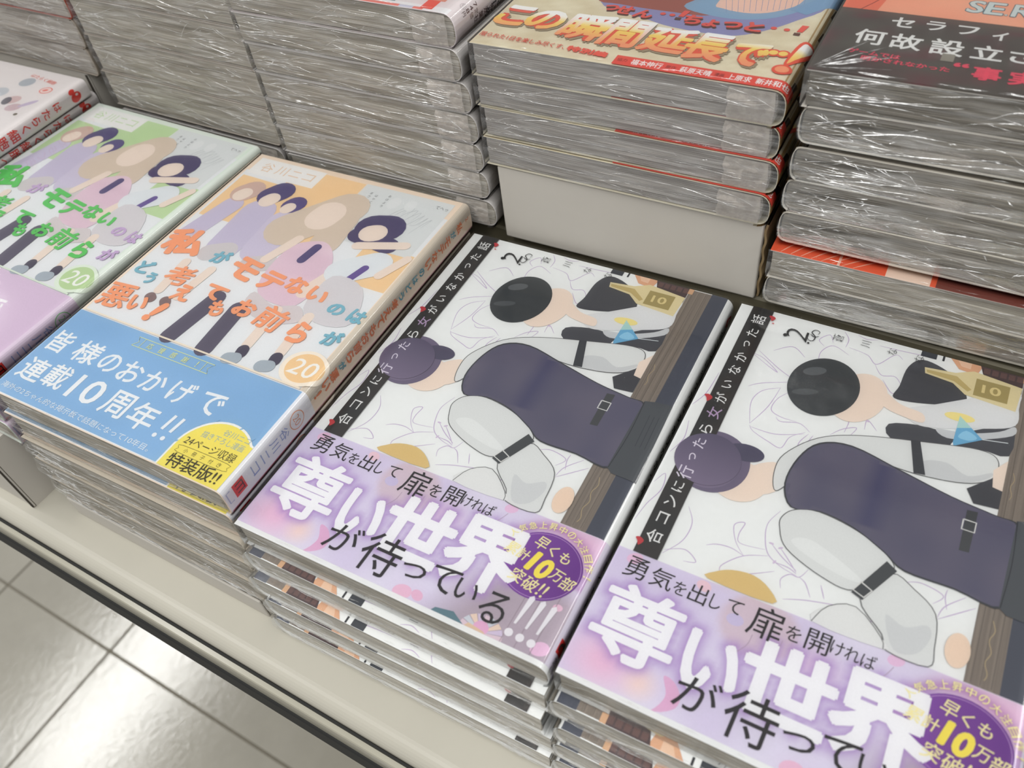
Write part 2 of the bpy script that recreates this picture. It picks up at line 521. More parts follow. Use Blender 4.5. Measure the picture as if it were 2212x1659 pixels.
_film_cache = {}
def film(prof, parent, variant=0, seam=True, creases=14, bulge=0.7, key='', fold=1.0, flip=False, patch=False, fan=0, flecks=10):
    k = (key, variant, seam, creases, bulge, fold, flip)
    if k not in _film_cache:
        r = random.Random(variant * 31 + 5)
        V, Fc, Mi = [], [], []
        T, W = prof.T, prof.Wf + prof.a
        # top, spine and bottom: one clinging sheet
        S = [0.0, 3, 8, 16, 30, 45, 60, 75, 90, 105, 116] + [u for u in prof.s[1:-1]]
        Y = [-0.4, 1.2, 3, 6, 12, 25, 45, 70, 95, 120, 145, 165, 175, 180, 182.4]
        n0 = len(V)
        for y in Y:
            for u in S:
                w = 0.0
                if 4 < u < prof.Wf: w = 0.25 * vnoise(u / 9, y / 14, variant)
                x, z = prof.at(u, 0.95 + w)
                if u == 0: x = -0.5
                V.append((x, y, z))
        m = len(S)
        for j in range(len(Y) - 1):
            for i in range(m - 1):
                Fc.append((n0 + j * m + i, n0 + j * m + i + 1, n0 + (j + 1) * m + i + 1, n0 + (j + 1) * m + i)); Mi.append(0)
        # crumpled end sheet in front of the page edges
        nx, nz = 72, 9
        n1 = len(V)
        def fy(x, z):
            e = math.sin(math.pi * min(max(z / T, 0), 1))
            q = vnoise(x / 5.5 + z * 0.35, z / 2.2 - x * 0.05, variant + 7)
            q2 = vnoise(x / 1.7, z / 1.1 + x * 0.15, variant + 77)
            return -0.35 - bulge * e * (0.25 + 0.9 * q) - 0.22 * e * q2
        for j in range(nz + 1):
            z = -0.05 + (T + 0.75) * j / nz
            for i in range(nx + 1):
                t = i / nx
                xm = W if z <= 0 or z >= T else prof.Wf + prof.a * (max(1 - abs((z - T / 2) / (T / 2)) ** 3, 0)) ** (1 / 3)
                xm = min(xm, W) if 0 < z < T else prof.Wf
                x = -0.5 + (xm + 0.7) * t
                V.append((x, fy(x, z), z))
        for j in range(nz):
            for i in range(nx):
                Fc.append((n1 + j * (nx + 1) + i, n1 + j * (nx + 1) + i + 1, n1 + (j + 1) * (nx + 1) + i + 1, n1 + (j + 1) * (nx + 1) + i)); Mi.append(1)
        # fore-edge sheet
        n2 = len(V)
        ny = 30
        for j in range(5):
            z = -0.05 + (T + 0.9) * j / 4
            for i in range(ny + 1):
                y = -0.4 + 182.8 * i / ny
                V.append((-0.5 - 0.5 * math.sin(math.pi * j / 4) * vnoise(y / 6, z, variant + 3), y, z))
        for j in range(4):
            for i in range(ny):
                Fc.append((n2 + j * (ny + 1) + i, n2 + (j + 1) * (ny + 1) + i, n2 + (j + 1) * (ny + 1) + i + 1, n2 + j * (ny + 1) + i + 1)); Mi.append(0)
        # sharp folds and the welded seam: thin raised ribs of film
        def rib(pts, w):
            n = len(V); q = len(pts)
            for i, (x, z) in enumerate(pts):
                a = pts[max(i - 1, 0)]; b = pts[min(i + 1, q - 1)]
                dx, dz = b[0] - a[0], b[1] - a[1]; l = math.hypot(dx, dz) or 1
                ww = w * (0.15 + 0.85 * math.sin(math.pi * i / (q - 1)))
                yy = fy(x, z)
                V.append((x - dz / l * ww / 2, yy - 0.10, z + dx / l * ww / 2))
                V.append((x, yy - 0.10 - ww * 0.45, z))
                V.append((x + dz / l * ww / 2, yy - 0.10, z - dx / l * ww / 2))
            for i in range(q - 1):
                for k2 in (0, 1):
                    Fc.append((n + 3 * i + k2, n + 3 * i + k2 + 1, n + 3 * (i + 1) + k2 + 1, n + 3 * (i + 1) + k2)); Mi.append(2)
        if seam:
            zz = T * 0.52
            pts = [(-0.3 + i * 0.55, zz + (0.9 * math.sin(i * 1.25) * math.exp(-i / 14) + 0.25 * math.sin(i * 0.7) * math.exp(-i / 30)) + (T * 0.16 if i < 6 else T * 0.16 * math.exp(-(i - 6) / 22))) for i in range(44)]
            pts += [(24 + (W - 27) * i / 24, zz - 0.5 - 0.3 * vnoise(i / 5, 0, variant)) for i in range(1, 25)]
            rib(pts, 0.34 * fold)
        for c in range(creases):
            side_ = r.random()
            L = r.uniform(9, 44)
            if side_ < 0.36:
                x0, z0 = r.uniform(0, 6), r.uniform(0.15, 0.95) * T; dx = 1
            elif side_ < 0.66:
                x0, z0 = W - r.uniform(2, 10), r.uniform(0.15, 0.95) * T; dx = -1
            else:
                x0, z0 = r.uniform(8, W - 45), r.uniform(0.05, 0.95) * T; dx = 1
            z2 = min(max(z0 + r.uniform(-0.55, 0.55) * T, 0.06 * T), 0.96 * T)
            k2 = r.uniform(-1.2, 1.2)
            pts = []
            for i in range(12):
                t = i / 11
                x = min(max(x0 + dx * L * t, 0.3), W - 2.5)
                z = min(max(z0 + (z2 - z0) * t + k2 * math.sin(math.pi * t) + 0.2 * math.sin(9 * t + c), 0.3), T - 0.2)
                pts.append((x, z))
            rib(pts, r.choice((0.16, 0.22, 0.3, 0.45)) * fold)
        for c in range(flecks):  # short white ribs stand in for sparkles on the film
            cx_ = r.choice((r.uniform(1, 26), r.uniform(W - 34, W - 3), r.uniform(2, W - 6)))
            x0, z0, L, a = cx_, r.uniform(0.08, 0.92) * T, r.uniform(0.8, 4.2), r.uniform(-0.9, 0.9)
            rib([(min(max(x0 + L * t / 4 * math.cos(a), 0.2), W - 2), min(max(z0 + L * t / 4 * math.sin(a) + 0.15 * math.sin(t * 2 + c), 0.2), T - 0.1)) for t in range(5)], r.choice((0.2, 0.35, 0.55)) * fold)
        def rib_top(pts, w):
            n = len(V); q = len(pts)
            for i, (u, v) in enumerate(pts):
                a = pts[max(i - 1, 0)]; b = pts[min(i + 1, q - 1)]
                dx, dy = b[0] - a[0], b[1] - a[1]; l = math.hypot(dx, dy) or 1
                ww = w * (0.12 + 0.88 * math.sin(math.pi * i / (q - 1)))
                for sgn, hh in ((-1, 1.22), (0, 1.22 + ww * 0.5), (1, 1.22)):
                    x, z = prof.at(max(u - dy / l * ww / 2 * sgn, 0), hh)
                    V.append((x, v + dx / l * ww / 2 * sgn, z))
            for i in range(q - 1):
                for k2 in (0, 1):
                    Fc.append((n + 3 * i + k2, n + 3 * i + k2 + 1, n + 3 * (i + 1) + k2 + 1, n + 3 * (i + 1) + k2)); Mi.append(2)
        for c in range(fan):
            a = math.radians(r.uniform(4, 62)); L = r.uniform(6, 24)
            s0_ = r.uniform(0.5, 6)
            rib_top([(1.0 + math.cos(a) * (s0_ + L * t / 7), 0.6 + math.sin(a) * (s0_ + L * t / 7) + 0.2 * math.sin(t + c)) for t in range(8)], r.choice((0.12, 0.2, 0.32)))
        for c in range(6 + fan):
            u0_, v0_ = r.uniform(8, W - 14), r.uniform(0.2, 1.3); L = r.uniform(2, 9)
            rib_top([(u0_ + L * t / 5, v0_ + 0.12 * math.sin(t * 1.3 + c)) for t in range(6)], r.choice((0.12, 0.2, 0.3)))
        if patch:
            n = len(V); xa, xb = W - 21, W - 3.4
            zs_ = [0.5 + (T - 1.0) * i / 6 for i in range(7)]
            for z in zs_:
                for xx in (xa + 0.5 * math.sin(z * 2), (xa + xb) / 2, xb - 1.2 * abs(z / T - 0.5)):
                    V.append((xx, fy(xx, z) + 0.04, z))
            for i in range(6):
                for k2 in (0, 1):
                    Fc.append((n + 3 * i + k2, n + 3 * i + k2 + 1, n + 3 * (i + 1) + k2 + 1, n + 3 * (i + 1) + k2)); Mi.append(3)
        if flip: V = [(x, 182.0 - y, z) for x, y, z in V]
        me = bpy.data.meshes.new('shrink_film')
        me.from_pydata([(x * MM, y * MM, z * MM) for x, y, z in V], [], Fc)
        for mm in (M_FILM, M_FILM_END, M_CREASE, M_DOUBLE): me.materials.append(mm)
        me.polygons.foreach_set('material_index', Mi)
        me.polygons.foreach_set('use_smooth', [i != 2 for i in Mi])
        me.update()
        _film_cache[k] = me
    o = bpy.data.objects.new('shrink_film', _film_cache[k])
    return link(o, parent)

def copy_tree(o, parent=None):
    c = o.copy(); COL.objects.link(c)
    c.parent = parent
    for ch in list(o.children):
        copy_tree(ch, c)
    return c

def place(o, x, y, ztop, T, rz=0.0, flip=False, W=130.5):
    if flip:
        c, s = math.cos(rz), math.sin(rz)
        o.location = ((x + W * c - 182 * s) * MM, (y + W * s + 182 * c) * MM, (ztop - T) * MM)
        o.rotation_euler = (0, 0, math.pi + rz)
    else:
        o.location = (x * MM, y * MM, (ztop - T) * MM)
        o.rotation_euler = (0, 0, rz)

# ================================================================== printing: white jacket with lilies, lilac band
LILY = [[(12.6,155.8),(21.1,151.0),(25.4,149.1),(18.2,154.4),(12.6,155.8)],[(15.2,157.9),(24.7,151.5),(32.4,147.6)],[(17.2,137.6),(21.6,141.2),(32.4,146.3)],
 [(23.6,119.7),(20.8,130.3),(22.9,137.3),(28.9,141.6)],[(23.6,119.7),(27.4,130.6),(28.9,141.6)],[(32.8,140.8),(29.5,135.7),(28.9,129.5),(33.2,127.3),(39.1,127.3)],
 [(43.6,123.6),(39.1,119.2),(37.5,113.0),(32.6,114.0),(25.9,116.6),(23.8,119.0)],[(24.1,118.3),(33.6,118.4),(43.3,122.6)],[(31.6,126.6),(33.9,125.1),(40.4,127.0),(45.2,124.2)],
 [(38.6,159.2),(37.9,166.4),(41.5,171.6),(48.3,168.8)],[(41.0,173.3),(38.8,177.2),(35.5,173.0),(38.1,170.2)],[(47.3,173.0),(54.9,171.6),(59.3,167.9),(64.7,175.7),(67.9,174.2)],
 [(44.9,123.3),(42.9,118.4),(43.0,113.8)],[(46.6,123.3),(44.7,116.1)],[(56.4,129.2),(56.7,135.0),(54.8,138.3)],[(62.7,133.5),(62.7,138.4),(66.9,134.5)],
 [(58.7,167.7),(62.2,162.9),(67.1,164.0),(70.3,160.1)],[(63.2,160.7),(67.3,155.4),(69.6,155.5)],[(43.7,181.2),(46.2,177.4),(46.1,172.6)],[(49.0,181.3),(52.9,180.2),(56.9,181.5)],
 [(58.1,178.5),(68.1,178.9),(79.0,179.8)],[(26.9,62.7),(30.1,64.5),(34.9,65.1),(39.6,63.9)],[(39.6,63.9),(35.5,68.1),(32.9,74.3),(36.0,76.5),(35.5,71.4),(37.1,68.1),(45.4,69.2)],
 [(45.5,86.3),(43.1,79.7),(44.1,73.3),(46.8,67.9),(51.8,65.1),(57.4,63.9)],[(34.5,54.5),(34.2,57.6),(39.6,63.9),(47.0,67.3)],[(54.1,57.4),(53.2,60.7),(55.4,63.6),(58.4,63.8),(60.3,67.8)],
 [(34.3,54.4),(41.7,57.2),(50.5,62.5)],[(58.4,63.8),(60.8,62.4),(63.5,58.1)],[(65.4,63.9),(67.6,59.4)],[(55.8,53.9),(63.3,56.8),(76.2,60.0)],[(88.9,76.1),(93.7,77.9),(100.6,76.2),(98.2,72.1)],
 [(100.3,67.8),(101.7,72.6),(107.0,78.6)],[(100.4,67.3),(110.2,76.0)],[(101.4,79.0),(101.2,75.9),(102.4,71.7)],[(46.5,72.4),(51.3,68.7),(56.9,65.6)],[(49.8,71.9),(53.5,68.5),(57.0,65.0)],[(49.5,65.9),(54.3,65.7),(57.2,64.5)],
 [(14.5,53.5),(19,61),(19.5,69),(16,75)],[(14.5,55),(21,58),(26,55),(22,53.6)],[(0.6,62),(2,70),(4.5,78),(3.2,85),(0.8,80)],[(1,95),(3.5,103),(2.2,112)],[(0.5,120),(3.5,128),(4.4,140)],[(20.5,160),(27,165),(33,161)],
 [(76,52.5),(80,57),(88,60),(90.5,66)],[(52,126),(55.5,130.5),(60,133),(58.5,128)]]
LINE = (198, 178, 212)
def art_lily(pr):
    """jacket art: open lilies in lilac line, plain flat colour shapes where the figures are, bar counter, bottle, glass"""
    white = (240, 242, 242)
    ppl_navy = (86, 84, 110)
    for i, l in enumerate(LILY):
        pr.line(l, 0.34, LINE, 6, up=(i == 0), taper=True)
    for i, (a, b) in enumerate(((46.5, 72.4), (49.8, 71.9), (49.5, 65.9), (44.9, 117), (62.7, 138), (56, 138))):
        pr.ell(a, b, 0.9, 0.4, (214, 196, 222), 0.6 * i, 10, up=(i == 0))
    # counter and dark right edge
    def wood(u, v):
        t = 0.5 + 0.5 * math.sin(u * 3.1 + 0.6 * math.sin(v * 0.11)) * math.sin(v * 0.05 + u)
        return mixc(ink((118, 108, 100)), ink((142, 131, 121)), t)
    pr.grid(110.8, 50, 120.6, 181.6, 18, 30, wood)
    for k, (u, c) in enumerate(((112.6, (98, 90, 84)), (115.2, (104, 95, 88)), (118.3, (100, 92, 86)))):
        pr.line([(u, 51), (u + 0.2, 100), (u - 0.1, 181)], 0.22, c, 4, up=(k == 0))
    pr.rect(120.6, 50, 127.6, 181.9, (74, 78, 92))
    pr.line([(116 + 0.55 * math.sin(i * 1.3), 53 + i * 1.6) for i in range(14)], 0.28, (178, 160, 128), 3)
    pr.line([(113.4 + 0.4 * math.sin(i * 1.3), 122 + i * 1.5) for i in range(9)], 0.26, (172, 154, 124), 3, up=False)
    # things along the top edge
    pr.rect(73.6, 179.0, 79.4, 181.9, (58, 62, 70)); pr.rect(81.5, 179.2, 82.3, 181.9, (48, 50, 56), False)
    pr.poly([(84.4, 181.9), (96, 181.9), (94.5, 176.2), (88, 177.2)], (224, 172, 138), 0, False)
    pr.poly([(87, 181.9), (92, 181.9), (92, 178.6), (88.6, 179)], (236, 198, 170), 0)
    pr.poly([(95.2, 181.9), (110.6, 181.9), (110.6, 172.5), (97, 176.5)], (78, 62, 64), 0)
    for i in range(5):
        pr.rect(96.6 + i * 2.9, 178.4, 98.8 + i * 2.9, 181.2, (104, 78, 76), i == 0)
    pr.rect(110.4, 178.6, 112.6, 181.9, (214, 170, 134))
    # dark coat, plain shape
    pr.poly([(69.6, 160), (70.5, 171), (74.9, 177), (84, 174.5), (91, 168), (92.5, 160), (80, 154.5), (69, 153)], (72, 73, 80), 5)
    pr.poly([(70, 139.5), (80, 143.2), (92, 144.6), (108.6, 156), (110.7, 156), (110.7, 141), (100, 140), (86, 133), (72.2, 133)], (76, 77, 84), 3)
    pr.poly([(74, 149), (84, 156), (98, 166), (109.8, 172.5), (110.6, 166), (110.6, 156), (100, 150), (84, 143.6), (77, 144)], (226, 227, 229), 5)
    pr.poly([(86, 144), (96, 146), (106, 151), (110.6, 155.5), (110.6, 151), (100, 144.5), (90, 141)], (206, 208, 211), 4)
    # bottle
    pr.poly([(76.2, 173.3), (76.9, 170.2), (87.2, 168.9), (92.2, 164.6), (109.8, 162.9), (110.6, 175.6), (93.4, 178), (87.2, 174.6)], (226, 212, 168), 0)
    pr.poly([(77, 172.4), (77.5, 170.9), (87.4, 170), (92.8, 166.5), (94, 168), (88, 173)], (196, 176, 120), 0)
    pr.rect(94.8, 165.6, 106.6, 174.6, (168, 152, 100)); pr.glyph('10', 100.6, 170.2, 6.6, 4.4, (226, 208, 150), 0.02, math.pi / 2 * 0.02)
    # cocktail glass
    pr.ell(92.4, 152.6, 5.2, 2.1, (243, 226, 150), 0.1)
    pr.poly([(92.4, 153.4), (92.2, 137.8), (101.4, 144.9)], (112, 176, 214), 0)
    pr.poly([(92.4, 153.4), (92.3, 147), (97, 149)], (176, 216, 214), 0)
    pr.poly([(93.4, 143), (97.2, 142.6), (99.6, 145), (95.6, 147)], (150, 204, 232), 3)
    pr.line([(101.2, 145), (109.6, 146.8)], 0.35, (226, 232, 236), 0)
    pr.poly([(92.2, 139.9), (92.7, 138.2), (94.3, 137.8), (92.7, 137.3), (92.2, 135.6), (91.7, 137.3), (90.1, 137.8), (91.7, 138.2)], (250, 250, 250), 0)
    # plain stand-in: dark disc, pale disc
    SK = (240, 222, 208)
    pr.ell(57, 148, 9.6, 13.6, SK, -0.25, 36)
    pr.poly([(60, 156), (66, 154.5), (72, 150.6), (80, 149.2), (81, 144.8), (74, 145), (66, 147.5)], SK, 4)
    pr.ell(43.6, 148.4, 13.2, 15.6, (62, 66, 70), -0.15, 44)
    pr.ell(38.5, 155, 4.6, 2.2, (96, 100, 104), 0.5, 20); pr.ell(38, 143, 5, 1.6, (84, 88, 92), 0.4, 20, up=False)
    # plain stand-in: violet disc, pale disc
    pr.ell(28.6, 92.5, 9.8, 9.0, SK, 0.2, 36)
    pr.poly([(30, 99), (37, 105.5), (41.5, 103), (42.5, 95), (36, 90)], SK, 4)
    pr.ell(16.8, 97.2, 13.6, 14.2, (112, 102, 128), 0.2, 44)
    def violet(u, v): return mixc(ink((128, 116, 142)), ink((84, 78, 104)), (v - 84) / 30)
    pr.ell(15.6, 96.8, 11.6, 12.4, violet, 0.2, 40)
    pr.ell(26.5, 105.5, 7.0, 4.0, (82, 78, 102), 0.1, 26)
    # shirt, waistcoat and trousers as broad flat shapes
    GR, OUT = (224, 226, 226), (96, 96, 98)
    up_s = [(41.4, 93.6), (38.6, 101), (39.5, 110.5), (48.4, 122.5), (62, 129.8), (84, 136), (101, 139.8), (107.6, 137.4), (107, 128.6), (99, 123), (84, 120.4), (64, 120), (50, 112), (45.6, 101)]
    pr.poly(up_s, GR, 5); pr.line(up_s, 0.32, OUT, 5, True)
    pr.poly([(84.6, 127), (92, 129.5), (99.4, 126.5), (106.4, 131), (106, 128.4), (98.8, 123.2), (86.6, 121.2)], (208, 210, 212), 4)
    pr.poly([(100, 121), (110.8, 133), (110.8, 116.4), (103, 115.6)], (70, 71, 78), 0, False)
    pr.poly([(106.8, 132.5), (110.8, 138.6), (110.8, 124.4), (107.6, 125)], SK, 0)
    lo_s = [(46.6, 84), (47.2, 79.4), (51.6, 72.4), (64.8, 66.8), (75.4, 66.4), (84.6, 77.6), (81.8, 83.4), (70.8, 88.8), (57.6, 91), (49.8, 88.6)]
    pr.poly(lo_s, GR, 5); pr.line(lo_s, 0.32, OUT, 5, True)
    pr.poly([(52, 76), (60, 72), (72, 69.5), (77, 70.5), (70, 74.5), (58, 79)], (232, 234, 234), 4)
    lo2 = [(77.6, 64.4), (84.4, 77.2), (92, 74.6), (99.6, 68.6), (101.4, 57), (100.8, 50.2), (88.8, 50.2), (86.4, 55)]
    pr.poly(lo2, GR, 4); pr.line(lo2, 0.32, OUT, 4, True)
    pr.poly([(86, 62), (92, 60.2), (98, 63.6), (99.8, 60), (97, 53), (90.5, 51.5)], (212, 214, 216), 4)
    lo3 = [(66, 50.2), (69.4, 57.4), (77.2, 60.8), (86.4, 53.8), (87.8, 50.2)]
    pr.poly(lo3, (230, 231, 231), 3); pr.line(lo3, 0.28, OUT, 3, False)
    def vest(u, v):
        t = vnoise(u / 9, v / 13, 3)
        w = max(0, 1 - abs(u - 73) / 7) * (1 if v > 92 else 0)  # dark blue patch: a reflection on the cover, put into the colour
        return mixc(mixc(ink((90, 88, 112)), ink((106, 101, 120)), t), ink((66, 66, 104)), w * 0.8)
    body = [(43.2, 98), (44.4, 111), (49.6, 120.6), (60.6, 124), (78, 120), (96, 115.6), (110, 113.6), (117.8, 112), (118.6, 96), (117.6, 79), (103, 79.6), (88, 79.6), (80.6, 84), (69.2, 89.4), (57.4, 91.2), (48, 89)]
    bs = spline(body, 4, True)
    pr.poly(body, (62, 64, 70), 4)
    cu, cv_ = 81, 101
    # fine fill for the cloth's mottle and the painted blue reflection patch
    def inside(u, v, P):
        c = False
        for i in range(len(P)):
            a, b = P[i], P[i - 1]
            if (a[1] > v) != (b[1] > v) and u < (b[0] - a[0]) * (v - a[1]) / (b[1] - a[1]) + a[0]: c = not c
        return c
    inner = [(cu + (a - cu) * 0.985, cv_ + (b - cv_) * 0.97) for a, b in bs]
    vs, fs = [], []
    st = 1.5
    for i in range(int(76 / st)):
        for j in range(int(46 / st)):
            u, v = 42.5 + i * st, 79 + j * st
            if all(inside(u + du, v + dv, inner) for du, dv in ((0, 0), (st, 0), (st, st), (0, st))):
                n = len(vs); vs += [(u, v), (u + st, v), (u + st, v + st), (u, v + st)]; fs.append((n, n + 1, n + 2, n + 3))
    pr.poly(inner, (96, 93, 114), 0)
    pr.add(vs, fs, vest)
    pr.poly([(116.8, 114), (120.6, 115), (127.6, 116), (128.4, 76.7), (118.6, 77), (116.2, 79)], (78, 82, 88), 0)
    pr.line([(117, 113.6), (117.6, 96), (116.6, 79)], 0.3, (44, 46, 54), 4)
    for k in range(3): pr.line([(121.4 + k * 1.9, 108), (121.9 + k * 1.9, 92)], 0.2, (52, 56, 66), 0, up=False)
    # straps with buckles
    pr.poly([(101.6, 112.0), (105, 112.4), (104.9, 95.2), (101.8, 94.9)], (70, 72, 76), 0)
    pr.line([(101.2, 107.8), (105.2, 107.8), (105.2, 103.6), (101.2, 103.6)], 0.5, (226, 226, 224), 0, True)
    pr.poly([(78.8, 134.8), (81.9, 135.6), (86.4, 121), (82.6, 120.4)], (66, 68, 74), 0)
    pr.poly([(82.2, 81.2), (85.9, 78.8), (78.4, 63.9), (74.6, 65.3)], (70, 73, 77), 0)
    pr.line([(76.6, 70.2), (80.4, 68.4), (78.6, 65.0), (74.9, 66.4)], 0.5, (228, 228, 226), 0, True)
    pr.ell(107.6, 59.2, 3.6, 6.0, (238, 214, 194), 0, 24)
    pr.poly([(31.6, 50.7), (33, 54), (38, 57), (45, 58), (51, 55.4), (53.4, 50.7)], (222, 194, 132), 3)
    # title strip, lettering turned on its side
    def strip(u, v): return mixc(ink((44, 46, 48)), ink((58, 52, 50)), vnoise(u / 4, v / 9, 5))
    pr.grid(5.2, 50, 14.1, 183 - 1.1, 3, 40, strip)
    pr.ell(15.0, 97.2, 12.2, 12.0, violet, 0.2, 40)
    txt = '合コンに行ったら女がいなかった話'
    vv = [58.3, 66.6, 74.4, 81.2, 88.2, 95.8, 102.9, 110.4, 119.0, 127.2, 135.0, 143.4, 151.2, 159.0, 166.2, 174.6]
    sz = [(5.6, 5.6), (4.6, 4.0), (4.6, 4.4), (4.4, 4.0), (5.8, 5.8), (3.6, 2.6), (4.6, 4.6), (4.4, 4.8), (5.6, 5.4), (5.0, 4.8), (4.4, 3.6), (4.8, 4.8), (5.0, 4.8), (3.6, 2.6), (4.6, 4.6), (5.4, 5.6)]
    for i, (ch, v, s) in enumerate(zip(txt, vv, sz)):
        c = (186, 160, 196) if ch == '女' else (240, 240, 240)
        if ch == '行' or (4 <= i <= 6): c = (228, 220, 236)
        pr.glyph(ch, 9.6, v, s[0], s[1], c, 0.008, math.pi / 2, up=(i == 0))
    for k, (u, v, a) in enumerate(((5.6, 54.6, 1.0), (5.0, 125.6, 1.1), (14.6, 177.4, 0.9))):
        pr.poly([(u - 1.6 * a, v + 0.9), (u - 0.2, v + 1.5 * a), (u + 1.5 * a, v + 0.4), (u + 0.3, v - 1.8 * a), (u - 0.6, v - 0.3)], (196, 62, 70), 4, up=(k == 0))
    pr.ell(15.8, 174.6, 0.5, 0.35, (206, 80, 86), 0, 8, up=False)
    # volume numeral with a flourish
    pr.glyph('2', 26.6, 172.2, 6.2, 9.0, (42, 42, 44), -0.012, math.pi / 2, shear=0.15)
    pr.line([(30.2, 172.6), (31.8, 170.6), (33.4, 171.0), (33.6, 173.4), (31.8, 175.4), (32.8, 177.2), (34.6, 176.8), (34.4, 175.0)], 0.42, (46, 46, 48), 5, up=False, taper=True)
    pr.line([(31.4, 174.2), (33.4, 173.2), (35.0, 174.2)], 0.4, (46, 46, 48), 4, up=False, taper=True)
    pr.ell(22.3, 170.0, 0.9, 0.9, (42, 42, 44), 0, 12, up=False); pr.ell(32.0, 168.9, 0.5, 0.5, (42, 42, 44), 0, 8, up=False)
    for i, (ch, u, v, w, h) in enumerate((('蒼', 42.2, 176.2, 4.0, 4.2), ('川', 53.0, 176.9, 3.6, 3.8), ('な', 63.2, 176.6, 3.6, 3.6), ('な', 73.4, 176.7, 3.6, 3.6))):
        pr.glyph(ch, u, v, w, h, (64, 64, 68), -0.012, math.pi / 2, up=(i == 0))

def spine_lily(pr, prof):
    m = prof.spine_mid() - 0.3
    s = '合コンに行ったら女がいなかった話'
    for i, ch in enumerate(s):
        v = 166 - i * 6.2
        w = 3.0 if ch in 'っン' else 4.2
        pr.glyph(ch, m, v, w, w, (40, 40, 44), 0.012, up=(i == 0))
    pr.poly([(m - 2.4, 174), (m - 0.5, 179), (m + 2, 177), (m + 1.2, 172.5), (m - 1, 171.6)], (206, 74, 76), 4)
    pr.ell(m, 175.2, 1.0, 1.6, (240, 240, 238), 0.3, 14)
    pr.line([(m - 1.8, 170.6), (m, 168.8), (m + 1.8, 170.0)], 0.4, (40, 40, 44), 4)
def spine_band_lily(pr, prof):
    m = prof.spine_mid() - 0.3
    pr.rect(m - 4.6, 7.4, m + 4.6, 12.6, (214, 44, 40))
    pr.line([(m - 3.4, 8.6), (m - 3.4, 10.6), (m - 1.4, 11.4), (m + 0.6, 10.6), (m + 0.6, 8.6)], 1.1, (40, 14, 14), 4)
    pr.line([(m + 2.0, 8.4), (m + 2.0, 11.4)], 1.1, (40, 14, 14), 0, up=False)
    pr.text('定価', m - 3.4, 5.2, m + 1.2, 5.2, 2.6, (46, 46, 48)); pr.text('(10', m - 3.2, 2.6, m + 0.4, 2.6, 2.4, (46, 46, 48), up=False)
    s = '早くも10万部'
    for i, ch in enumerate(('早', 'く', 'も', '累', '計')):
        pr.glyph(ch, m, 44 - i * 5.2, 3.6, 3.6, (40, 40, 44), 0.01, up=(i == 0))

